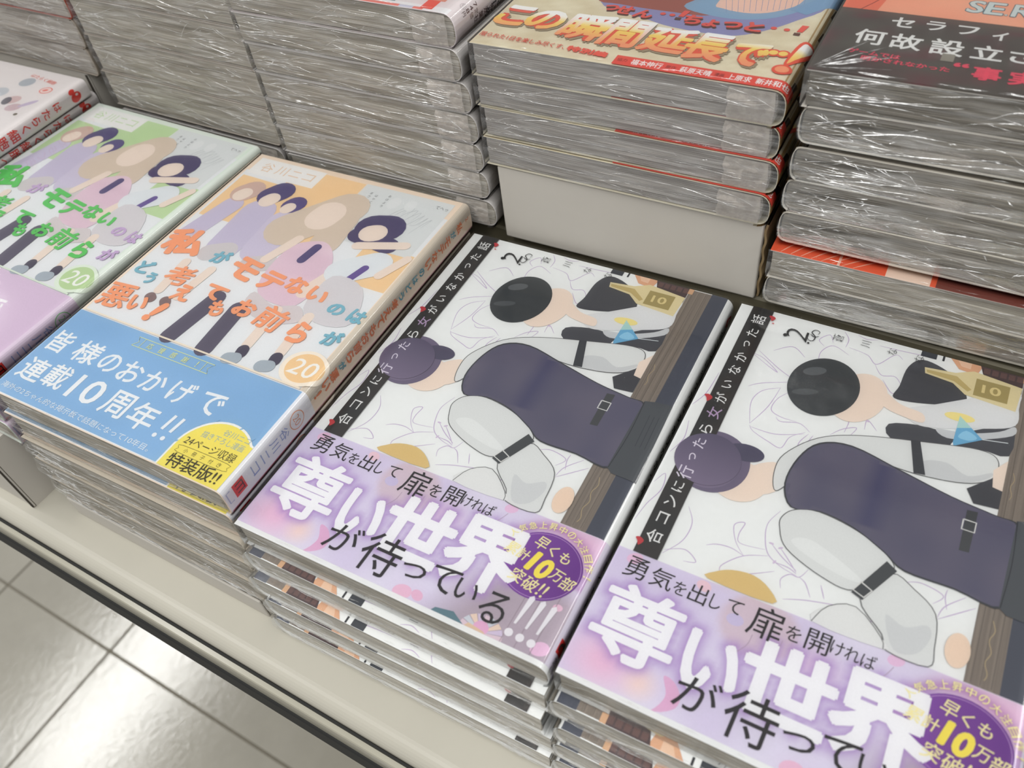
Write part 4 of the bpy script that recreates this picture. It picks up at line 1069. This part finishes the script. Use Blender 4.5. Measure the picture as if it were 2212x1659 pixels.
def band_black(pr, W):
    def bk(u, v): return mixc(mixc(ink((74, 62, 58)), ink((88, 84, 76)), vnoise(u / 12, v / 7, 41)), ink((104, 50, 58)), max(0, vnoise(u / 9, v / 6, 44) - 0.62) * 2)
    pr.grid(0, 0, W, 47, 40, 18, bk)
    WT = (246, 246, 244)
    for i, (ch, u, v, w, h) in enumerate((('セ', 22.4, 40.4, 7.6, 7.2), ('ラ', 33.2, 40.6, 6.4, 6.6), ('フ', 43.6, 40.2, 6.8, 6.2), ('ィ', 53.8, 38.8, 4.8, 6.2), ('ッ', 63.4, 38, 5, 5.4), ('ク', 73, 39.4, 6, 6.6))):
        pr.glyph(ch, u, v, w, h, WT, 0.02, up=(i == 0))
    for i, (ch, u, v, w, h) in enumerate((('何', 14.2, 27.2, 10.2, 10.6), ('故', 26.2, 26.8, 10.4, 10.6), ('設', 39.2, 26.6, 10.8, 10.8), ('立', 51.6, 26.4, 9.6, 9.6), ('さ', 62.4, 26.6, 8.4, 8.8), ('れ', 73.6, 26.6, 9, 8.8), ('た', 85, 26.6, 9, 8.8))):
        pr.glyph(ch, u, v, w, h, WT, 0.018, up=False)
    RD = (238, 78, 104)
    pr.text('ゲームでは', 9.6, 16.4, 26.4, 15.6, 3.0, RD, 0.03); pr.text('明かされなかった', 14.6, 12.4, 42.4, 12.0, 3.0, RD, 0.03, up=False)
    for i, (ch, u, v, w, h) in enumerate((('“', 45.4, 16.0, 4.8, 2.8), ('事', 53.4, 12.6, 8.8, 8.6), ('実', 64.2, 12.4, 8.8, 8.8), ('”', 72, 16, 4.4, 2.6))):
        pr.glyph(ch, u, v, w, h, RD, 0.034, up=False)
    pr.rect(38.6, 17.2, 42.6, 22.2, (150, 144, 132))
def art_red(pr):
    """white jacket, round grey and pink dabs and a red oval stamp"""
    for k, (u, v, a, b, c, r) in enumerate(((96, 168, 5.4, 4.6, (186, 192, 200), 0.2), (88, 154, 6, 5, (206, 210, 216), 0), (104, 150, 5.6, 4.2, (222, 196, 196), 0.5), (112, 144, 5.2, 3.8, (214, 190, 196), 0.4),
                                           (102, 134, 6, 4.4, (222, 192, 190), 0.5), (109, 130, 4.6, 3.0, (196, 178, 208), 0.3), (118, 150, 6, 1.8, (206, 192, 216), 0.9), (84, 138, 5, 4.6, (200, 206, 214), 0),
                                           (101.4, 148, 3.0, 4.2, (112, 108, 118), 0.6), (99.6, 132.4, 3.0, 4.2, (112, 108, 118), 0.6), (120, 139, 1.4, 1.2, (112, 104, 88), 0))):
        pr.ell(u, v, a, b, c, r, 22, up=(k in (0, 8)))
    pr.ell(116.4, 164.6, 4.4, 3.4, (238, 122, 110), 0.15, 28); pr.ell(116.4, 164.6, 3.7, 2.8, (246, 226, 222), 0.15, 28); pr.ell(116.0, 164.6, 2.0, 1.0, (238, 122, 110), 0.5, 16)
    pr.text('はたらく細胞', 92, 175.4, 116, 172.4, 3.2, (240, 132, 118), 0.012)
def spine_red(pr, prof):
    m = (prof.s[1] + prof.s[-2]) / 2 - 0.6
    RR = (226, 56, 44)
    pr.ell(m + 1.0, 172, 2.8, 3.6, RR, 0.3, 24); pr.ell(m - 0.2, 173, 0.7, 1.0, (246, 240, 238), 0, 10); pr.ell(m - 2.6, 170.6, 1.4, 2.2, RR, 0.2, 14, up=False)
    for i, (ch, w, h) in enumerate((('は', 4.2, 4.4), ('た', 4.6, 4.6), ('ら', 3.8, 4.8), ('く', 3.0, 5.6), ('細', 5.8, 5.8), ('胞', 5.8, 5.8), ('べ', 4.8, 3.2), ('び', 4.8, 4.4), ('い', 4.6, 3.8))):
        pr.glyph(ch, m, 158 - i * 7.8, w * 1.15, h * 1.1, RR, 0.02, 0, up=(i == 0))
def art_back3(pr):
    pr.rect(0, 0.2, 124, 4.4, (244, 244, 246))
    pr.rect(30, 0.3, 112, 2.2, (236, 130, 118)); pr.rect(100, 0.3, 107, 2.2, (206, 206, 224))
    pr.rect(110, 1.6, 116, 9, (238, 84, 62)); pr.rect(52, 4, 96, 5.2, (96, 130, 140))
    pr.rect(20, 9, 118, 40, (230, 150, 130), False)
def spine_back3(pr, prof):
    m = (prof.s[1] + prof.s[-2]) / 2
    BR = (104, 74, 72)
    pr.text('祐', m + 1, 30, m + 4, 30, 3.4, BR, 0.01)
    for i, ch in enumerate('祐はじめ'): pr.glyph(ch, m + 3.4, 42 - i * 5.2, 4.2, 4.2, (86, 84, 88), 0.02, up=(i == 0))
    for i, ch in enumerate('双葉社'): pr.glyph(ch, m + 1.8, 24.5 - i * 4.0, 2.9, 3.3, BR, 0.01, up=False)
    for i, ch in enumerate('定価'): pr.glyph(ch, m - 1.0, 17.2 - i * 3.8, 2.3, 2.8, (118, 92, 90), 0.0, up=False)
    for i, ch in enumerate('748円'): pr.glyph(ch, m - 3.6, 17.6 - i * 3.0, 1.8, 2.3, BR, 0.006, up=False)
    pr.glyph('⑮', m - 6.0, 10.6, 2.6, 3.4, (170, 160, 164), -0.01, up=False)
def art_orange(pr):
    pr.rect(0, 0, 128, 60, (232, 96, 60))
    for k in range(8): pr.line([(4 + k * 4, 0.5), (9 + k * 4.6, 8), (18 + k * 5, 14)], 0.6, (248, 186, 160), 4, up=(k == 0), taper=True)
    pr.rect(26, 0, 27, 60, (244, 200, 180)); pr.rect(44, 0, 60, 12, (240, 214, 196)); pr.rect(62, 0, 96, 10, (120, 60, 50), False); pr.rect(96, 0, 110, 10, (60, 56, 60), False)

# ================================================================== floor
FLOOR_Z = -1.146
ROT = -0.032
fl = empty('floor', (-0.9055, 0.0808, FLOOR_Z), ROT)
fl['kind'] = 'structure'
M_TILE = mat_paint('floor_tile_glaze', (158, 154, 143), 0.12, 0.07, 9, 0.0, 0.0)
nt = M_TILE.node_tree; b = nt.nodes['Principled BSDF']
nz = mapped_noise(nt, (1, 1, 1), 75, 5, 0.7)
bp = node(nt, 'ShaderNodeBump'); bp.inputs['Strength'].default_value = 0.34; bp.inputs['Distance'].default_value = 0.001
nt.links.new(nz.outputs['Fac'], bp.inputs['Height']); nt.links.new(bp.outputs[0], b.inputs['Normal'])
M_GROUT = mat_paint('floor_joint', (112, 106, 92), 0.8, 0.1, 60)
bm = bmesh.new(); box(bm, -2.7, 2.7, -2.1, 2.1, -0.03, -0.002)
bm_obj('screed', bm, M_GROUT, fl)
XE = [-2.7, -2.1, -1.5, -0.9, -0.3, 0.0, 0.6, 1.2, 1.8, 2.4]
YE = [-2.4, -1.8, -1.2, -0.6, 0.0, 0.6, 1.2, 1.8]
tm = {}
for i in range(len(XE) - 1):
    w = round(XE[i + 1] - XE[i], 3)
    for j in range(len(YE) - 1):
        if w not in tm:
            bm = bmesh.new(); box(bm, 0.0022, w - 0.0022, 0.0022, 0.5978, -0.002, 0.0, 0.0009, 2)
            t0 = bm_obj('floor_tile', bm, M_TILE, fl); tm[w] = t0
        else:
            t0 = tm[w].copy(); COL.objects.link(t0); t0.parent = fl
        t0.location = (XE[i], YE[j], 0)

# ================================================================== display table
DECK = -72.6
M_DECK = mat_paint('deck_lacquer', (184, 180, 167), 0.34, 0.03, 14)
M_RAIL = mat_paint('rail_plastic', (170, 166, 150), 0.2, 0.03, 20)
M_RUBBER = mat_paint('black_rubber', (4, 5, 2), 0.8, 0.1, 60)
M_STEP = mat_paint('step_laminate', (104, 98, 78), 0.6, 0.08, 30)
tb = empty('display_table', (0, 0, FLOOR_Z), ROT, 'long beige display table edge with a black-lipped rail along the aisle', 'table')
zf = -FLOOR_Z
def zz(z): return z * MM + zf
def extrude_profile(name, pts, x0, x1, mat, parent, smooth=False):
    n = len(pts)
    V = [(x0 * MM, y * MM, zz(z)) for y, z in pts] + [(x1 * MM, y * MM, zz(z)) for y, z in pts]
    Fc = [(i, (i + 1) % n, n + (i + 1) % n, n + i) for i in range(n)] + [tuple(range(n))[::-1], tuple(range(n, 2 * n))]
    return mesh_obj(name, V, Fc, mat, parent)
edge = [(-19.6 - 7 * math.sin(a), DECK - 7 + 7 * math.cos(a)) for a in [math.pi / 2 * k / 8 for k in range(9)]]
extrude_profile('deck', [(430, DECK), ] + edge + [(-26.6, -84), (-24, -98), (430, -98)], -900, 800, M_DECK, tb)
extrude_profile('rail_groove', [(-27, -79.6), (-27.6, -80.0), (-27.6, -84), (-27, -84)], -900, 800, M_RUBBER, tb)
extrude_profile('label_rail', [(-26, -83), (-29.6, -83.6), (-30.0, -84.4), (-30.0, -96), (-26, -96)], -900, 800, M_RAIL, tb)
extrude_profile('rubber_lip', [(-26, -95.6), (-30.6, -96.0), (-31.2, -97), (-31.2, -112), (-26, -112)], -900, 800, M_RUBBER, tb)
bm = bmesh.new(); box(bm, -0.9, 0.8, 0.194, 0.430, zz(DECK), zz(-2.4), 0.001, 1)
bm_obj('back_step', bm, M_STEP, tb)
bm = bmesh.new(); box(bm, -0.88, 0.78, 0.24, 0.41, 0, zz(-98), 0.002, 1)
bm_obj('plinth', bm, M_DECK, tb)

# ================================================================== risers
M_CARD = mat_paint('white_card', (192, 187, 178), 0.62, 0.025, 18)
M_KRAFT = mat_paint('kraft_card', (158, 134, 96), 0.8, 0.14, 90, 0, 0.3)
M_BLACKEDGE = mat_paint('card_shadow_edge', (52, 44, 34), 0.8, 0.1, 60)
def riser(x0, x1, y0, y1, z0, z1, rz, label, liner=True):
    cx, cy = x0, y0
    r = empty('book_riser', (x0 * MM, y0 * MM, z0 * MM), rz, label, 'riser')
    w, d, h = x1 - x0, y1 - y0, z1 - z0
    bm = bmesh.new(); box(bm, 0, w * MM, 0, 1.2 * MM, 0, h * MM, 0.0008, 3)
    bm_obj('front_panel', bm, M_CARD, r)
    bm = bmesh.new(); box(bm, 0, w * MM, 1.3 * MM, d * MM, (h - 1.2) * MM, h * MM)
    bm_obj('top_panel', bm, M_CARD, r)
    for k, xx in enumerate((0.0, w - 1.2)):
        bm = bmesh.new(); box(bm, xx * MM, (xx + 1.2) * MM, 1.3 * MM, d * MM, 0, (h - 1.3) * MM)
        bm_obj('side_panel', bm, M_CARD, r)
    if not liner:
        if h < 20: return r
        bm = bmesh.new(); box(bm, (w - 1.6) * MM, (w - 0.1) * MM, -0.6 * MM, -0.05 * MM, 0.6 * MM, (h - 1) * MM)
        bm_obj('slit_shade_strip', bm, M_BLACKEDGE, r)  # raised dark strip stands in for shade in the corner slit
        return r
    # corrugated inner wall seen at the right edge
    V, Fc = [], []
    n = 24
    for j in range(2):
        for i in range(n + 1):
            z = (h - 1.4) * i / n
            for q in (0, 1):
                V.append(((w + 0.25 + 1.0 * q + 0.35 * math.sin(i * 1.1)) * MM, (2.2 if j == 0 else d * 0.9) * MM, z * MM))
    m2 = 2 * (n + 1)
    for i in range(n):
        a = 2 * i
        Fc += [(a, a + 1, a + 3, a + 2), (m2 + a, m2 + a + 2, m2 + a + 3, m2 + a + 1), (a, a + 2, m2 + a + 2, m2 + a), (a + 1, m2 + a + 1, m2 + a + 3, a + 3)]
    mesh_obj('corrugated_liner', V, Fc, M_KRAFT, r)
    return r
riser(14.2, 137.0, 188.4, 350, -2.2, 38.0, 0.0, 'white card riser box under the red and gold comics stack')
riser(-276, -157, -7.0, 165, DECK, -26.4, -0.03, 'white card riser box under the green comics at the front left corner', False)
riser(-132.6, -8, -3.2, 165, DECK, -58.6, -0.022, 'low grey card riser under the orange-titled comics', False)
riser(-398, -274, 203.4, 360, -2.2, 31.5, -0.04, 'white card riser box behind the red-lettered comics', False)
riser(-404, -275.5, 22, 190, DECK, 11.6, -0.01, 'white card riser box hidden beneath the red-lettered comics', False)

# ================================================================== books
def build_book(kind):
    """one wrapped paperback of each kind, standing at the origin; returns root, profile"""
    K = KINDS[kind]
    T, Wf, a, n = K['T'], K['Wf'], K['a'], K['n']
    prof = Prof(T, Wf, a, n)
    r = empty('comic_book', (0, 0, 0), 0, 'book', 'book')
    page_block(prof, K['pages'], r, seed=hash(kind) % 97 if False else K.get('seed', 1), spine_gap=K.get('gap', 0.7))
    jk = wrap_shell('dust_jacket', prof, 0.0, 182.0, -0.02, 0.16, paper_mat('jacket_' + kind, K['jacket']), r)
    if K.get('art'):
        pr = Print(); K['art'](pr)
        print_obj('cover_print', pr, prof, 0.17, jk)
    if K.get('spine'):
        pr = Print(); K['spine'](pr, prof)
        print_obj('spine_print', pr, prof, 0.17, jk)
    if K.get('band'):
        fn, v0, v1, rgb, sp = K['band']
        bd = wrap_shell('paper_band', prof, v0, v1, 0.175, 0.27, paper_mat('band_' + kind, rgb), r)
        pr = Print(); fn(pr, K.get('bandW', 129.6))
        if v0 or True:
            pr.v = [(u, min(max(v, v0), v1)) for u, v in pr.v]
        print_obj('band_print', pr, prof, 0.28, bd)
        if sp:
            pr = Print(); sp(pr, prof)
            print_obj('band_spine_print', pr, prof, 0.28, bd)
    f = K.get('film', {})
    film(prof, r, key=kind, **f)
    return r, prof

OR, BLU, GRN, LVD = (250, 170, 126), (132, 190, 208), (100, 206, 104), (206, 180, 218)
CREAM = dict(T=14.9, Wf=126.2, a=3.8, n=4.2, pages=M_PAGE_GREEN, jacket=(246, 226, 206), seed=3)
KINDS = {
 'lily': dict(T=13.9, Wf=125.4, a=5.0, n=2.5, pages=M_PAGE_GREEN, jacket=(240, 242, 242), art=art_lily, spine=spine_lily, band=(band_lily, 1.9, 50.2, (228, 222, 238), spine_band_lily), bandW=128.8, seed=2,
              film=dict(seam=False, creases=20, bulge=0.6, fold=0.55)),
 'lily_bare': dict(T=13.9, Wf=125.4, a=5.0, n=2.5, pages=M_PAGE_GREEN, jacket=(240, 242, 242), art=art_lily, spine=spine_lily, seed=5,
              film=dict(seam=False, creases=34, bulge=1.3, fold=0.75, flecks=60)),
 'cream': dict(CREAM, T=14.3, art=lambda p: art_cut(p, ((248, 230, 210), (248, 214, 168), OR, BLU, (246, 212, 164), (236, 206, 180))), spine=lambda p, q: spine_cut(p, q, (232, 138, 96), (110, 170, 190)),
               band=(band_blue, 0.4, 52.4, (236, 236, 242), lambda p, q: spine_band_cut(p, q, (226, 150, 110))), bandW=128.2, film=dict(seam=False, creases=26, bulge=0.8, fold=0.7)),
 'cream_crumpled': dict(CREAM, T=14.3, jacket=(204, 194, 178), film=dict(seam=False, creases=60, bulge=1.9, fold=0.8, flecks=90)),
 'green': dict(CREAM, T=14.3, jacket=(232, 240, 232), art=lambda p: art_cut(p, ((226, 240, 226), (200, 224, 176), GRN, LVD, (196, 220, 170), (204, 226, 184))), spine=lambda p, q: p.rect(q.s[1], 2, q.s[1] + 1, 180, (226, 240, 226)),
               band=(band_pink, 0.4, 52.4, (226, 208, 228), lambda p, q: spine_band_cut(p, q, (120, 190, 120))), bandW=128.2, film=dict(seam=False, creases=16, bulge=0.8, fold=0.7)),
 'redletter': dict(T=10.4, Wf=126.0, a=4.2, n=3.6, pages=M_PAGE_WARM, jacket=(240, 234, 234), art=art_red, spine=spine_red, film=dict(seam=False, creases=14)),
 'gold': dict(T=13.7, Wf=123.6, a=5.6, n=2.6, pages=M_PAGE_GREY, jacket=(238, 230, 206), art=art_gold, spine=spine_gold, gap=3.0, film=dict(patch=True, seam=True, creases=12, bulge=0.25, fold=0.6)),
 'black': dict(T=13.4, Wf=126.0, a=4.0, n=3.0, pages=M_PAGE_DARK, jacket=(236, 230, 220), art=art_black, band=(band_black, 0.0, 47.0, (80, 70, 66), None), bandW=128.0, film=dict(seam=False, creases=34, bulge=0.9, fold=1.0, fan=22)),
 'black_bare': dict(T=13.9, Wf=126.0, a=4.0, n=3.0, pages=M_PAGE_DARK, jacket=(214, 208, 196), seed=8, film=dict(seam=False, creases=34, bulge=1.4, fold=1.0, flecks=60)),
 'orange': dict(T=13.6, Wf=126.0, a=4.0, n=3.0, pages=M_PAGE_GREEN, jacket=(232, 226, 216), art=art_orange, seed=9, film=dict(seam=False, creases=40, bulge=1.2, fold=1.0)),
 'rose': dict(T=14.4, Wf=121.0, a=6.0, n=2.5, pages=M_PAGE_GREEN, jacket=(236, 226, 228), art=art_back3, spine=spine_back3, seed=4, film=dict(patch=True, seam=False, creases=26, bulge=1.0, fold=0.9)),
 'rose_bare': dict(T=14.4, Wf=121.0, a=6.0, n=2.5, pages=M_PAGE_GREEN, jacket=(226, 222, 220), seed=6, film=dict(patch=True, seam=False, creases=34, bulge=1.3, fold=1.0)),
 'redslip': dict(T=17.0, Wf=124.0, a=4.4, n=3.4, pages=M_PAGE_WARM, jacket=(196, 74, 42), seed=11, film=dict(seam=False, creases=36, bulge=1.2, fold=1.0)),
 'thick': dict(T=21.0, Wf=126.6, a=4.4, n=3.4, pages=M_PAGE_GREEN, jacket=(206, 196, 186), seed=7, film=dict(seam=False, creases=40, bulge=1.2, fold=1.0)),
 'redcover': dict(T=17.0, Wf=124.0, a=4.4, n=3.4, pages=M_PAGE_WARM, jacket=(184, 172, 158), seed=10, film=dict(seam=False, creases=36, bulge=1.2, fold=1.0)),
}
PROTO, USED = {}, {}
def put_book(kind, x, y, ztop, rz, label, group, flip=False, variant=None):
    if kind not in PROTO:
        PROTO[kind] = build_book(kind); USED[kind] = 0
        o = PROTO[kind][0]
    else:
        o = copy_tree(PROTO[kind][0])
    prof = PROTO[kind][1]
    USED[kind] += 1
    v = USED[kind] % 4
    if v or flip:
        for ch in o.children:
            if ch.name.startswith('shrink_film'):
                tmp = film(prof, None, variant=v, key=kind, flip=flip, **KINDS[kind].get('film', {}))
                ch.data = tmp.data
                bpy.data.objects.remove(tmp)
    place(o, x, y, ztop, prof.T, rz, flip, W=prof.Wf + prof.a)
    o['label'] = label
    o['group'] = group
    return o

GF, GB = 'shrink-wrapped comics in the front row of stacks', 'shrink-wrapped comics in the back row of stacks'
# middle white stack with the lilac band
put_book('lily', 0.0, 0.0, 0.0, 0.0, 'white lily comic with a lilac band, beside the blue-banded comic', GF)
put_book('lily_bare', -0.6, -2.9, -14.5, 0.0, 'turned-round white lily comic just under the top book of the middle front stack', GF, True)
put_book('lily_bare', -1.6, -6.2, -29.0, 0.0, 'white lily comic jutting forward, third from the top of the middle front stack', GF, True)
put_book('lily_bare', 1.2, -7.4, -43.6, 0.008, 'film-shrouded white lily comic second from the bottom of the middle front stack', GF, True)
put_book('lily_bare', 0.4, -8.4, -58.3, 0.0, 'film-shrouded comic at the bottom of the middle front stack on the beige deck', GF, True)
# right white stack
put_book('lily', 132.6, 1.5, -2.06, -0.0048, 'white lily comic with a lilac band, top of the rightmost front stack', GF)
put_book('lily_bare', 131.0, -2.4, -16.2, 0.004, 'turned-round white lily comic directly under the top book of the rightmost front stack', GF, True)
put_book('lily_bare', 133.2, -5.4, -30.2, -0.004, 'white lily comic third from the top of the rightmost front stack', GF, True)
put_book('lily_bare', 132.2, -6.6, -44.1, 0.0, 'white lily comic second from the bottom of the rightmost front stack', GF, True)
put_book('lily_bare', 131.6, -7.8, -58.3, 0.0, 'wrapped comic at the very bottom of the rightmost front stack', GF, True)
# cream stack with the blue band
put_book('cream', -132.3, 2.5, 15.0, 0.0, 'cream comic with orange cut-out title and a pale blue band, top of its stack', GF)
put_book('cream', -133.6, 1.2, 0.5, 0.0, 'cream comic showing a slip of blue band, second from the top under the orange-titled comic', GF)
put_book('cream_crumpled', -132.0, -0.6, -14.1, -0.004, 'film-wrapped cream comic in the middle of the orange-titled stack', GF)
put_book('cream_crumpled', -133.0, -1.6, -28.7, -0.010, 'film-wrapped cream comic second from the bottom of the orange-titled stack', GF)
put_book('cream_crumpled', -132.0, -2.4, -43.4, -0.016, 'film-wrapped cream comic at the bottom of the orange-titled stack', GF)
# green stack
put_book('green', -270.5, 9.0, 18.0, -0.035, 'pale comic with green cut-out title and a pink band, top of the left stack', GF)
put_book('green', -272.0, 6.0, 3.3, -0.035, 'pale green-titled comic in the middle of the left stack, red mark on its spine', GF)
put_book('green', -271.0, 5.0, -11.5, -0.035, 'pale green-titled comic at the bottom of the left stack on the white riser', GF)
# red-lettered stack
put_book('redletter', -397.0, 9.0, 32.8, 0.0, 'white comic with red spine lettering, top of the far left front stack', GF)
put_book('redletter', -399.7, 13.0, 22.2, 0.0, 'white comic with red spine lettering, under the topmost far left comic', GF)

# back row, red and gold stack
for i, (x, zt, r, y, lab) in enumerate(((9.4, 96.0, 0.0, 188.0, 'red and gold comic with orange gradient headline, top of its stack'),
                                     (8.8, 81.6, 0.003, 188.4, 'gold-spined comic directly under the orange headline comic'),
                                     (10.4, 67.3, -0.004, 188.2, 'gold-spined comic third from the top under the orange headline comic'),
                                     (9.4, 52.6, -0.010, 188.0, 'gold-spined comic resting on the white riser box'))):
    put_book('gold', x, y, zt, r, lab, GB)
# back row, black-banded stack
put_book('black', 144.0, 187.0, 106.0, 0.0, 'peach comic with a black band and white lettering, top right stack', GB)
put_book('black_bare', 144.4, 187.4, 92.2, 0.0, 'dark-edged comic pressed directly under the black-banded comic', GB, True)
put_book('black_bare', 143.6, 188.0, 75.6, -0.008, 'dark-edged comic below the black gap in the right back stack', GB, True)
put_book('black_bare', 142.6, 188.4, 61.0, -0.004, 'dark-edged comic under the lower black gap in the right back stack', GB, True)
put_book('black_bare', 142.8, 188.0, 46.6, -0.006, 'dark-edged comic lying on the orange cover in the right back stack', GB, True)
put_book('orange', 141.8, 184.2, 29.6, 0.0, 'comic with a bright orange cover edge low in the right back stack', GB)
put_book('black_bare', 141.4, 186.0, 14.6, 0.0, 'bottom comic of the right back stack, under the orange cover', GB, True)
# back row, rose stack
put_book('rose', -124.4, 190.6, 106.0, -0.012, 'comic with pinkish spine lettering and red corner, top of the back middle stack', GB)
rz_l = ('second from the top of the back middle stack, white spine to the right', 'third from the top of the back middle stack beside the gold-spined comics', 'fourth from the top of the back middle stack, white spine to the right',
        'fifth from the top of the back middle stack, beside the white riser top', 'second from the bottom of the back middle stack, green-grey page edge', 'at the bottom of the back middle stack behind the orange-titled comic')
for i, (x, zt) in enumerate(((-124.0, 91.2), (-121.6, 76.4), (-120.6, 61.6), (-120.2, 46.6), (-119.4, 31.6), (-117.6, 15.6))):
    put_book('rose_bare', x, 190.2 - 0.2 * i, zt, -0.012 + 0.002 * i, 'film-wrapped comic ' + rz_l[i], GB)
# back row, thick books
th_l = ('topmost of the thick books in the left back stack', 'second thick book down in the left back stack', 'third thick book down in the left back stack', 'fourth thick book down, above the green title', 'lowest thick book, half hidden behind the green-titled comic')
for i, (x, zt) in enumerate(((-254.2, 101.8), (-254.8, 80.2), (-254.0, 58.6), (-254.6, 36.8))):
    put_book('thick', x, 197.0 - 0.3 * i, zt + 1.0, -0.028, 'film-wrapped book, ' + th_l[i], GB)
put_book('rose_bare', -252.5, 196.4, 13.4, -0.028, 'film-wrapped thin comic at the foot of the left back stack', GB)
rc_l = ('on the white riser in the far left back stack', 'second up from the riser in the far left back stack', 'with a rust red spine in the far left back stack', 'partly cut off at the top of the far left back stack')
for i, zt in enumerate((49.0, 66.4, 83.8, 101.2)):
    put_book('redslip' if i == 2 else 'redcover', -389.4 + (0, 1.4, 2.4, 1.6)[i], 201.6 - 0.2 * i, zt, -0.03, 'film-wrapped book ' + rc_l[i], GB)

COL.objects.unlink(_fo)
bpy.data.objects.remove(_fo)
bpy.data.curves.remove(_fc)
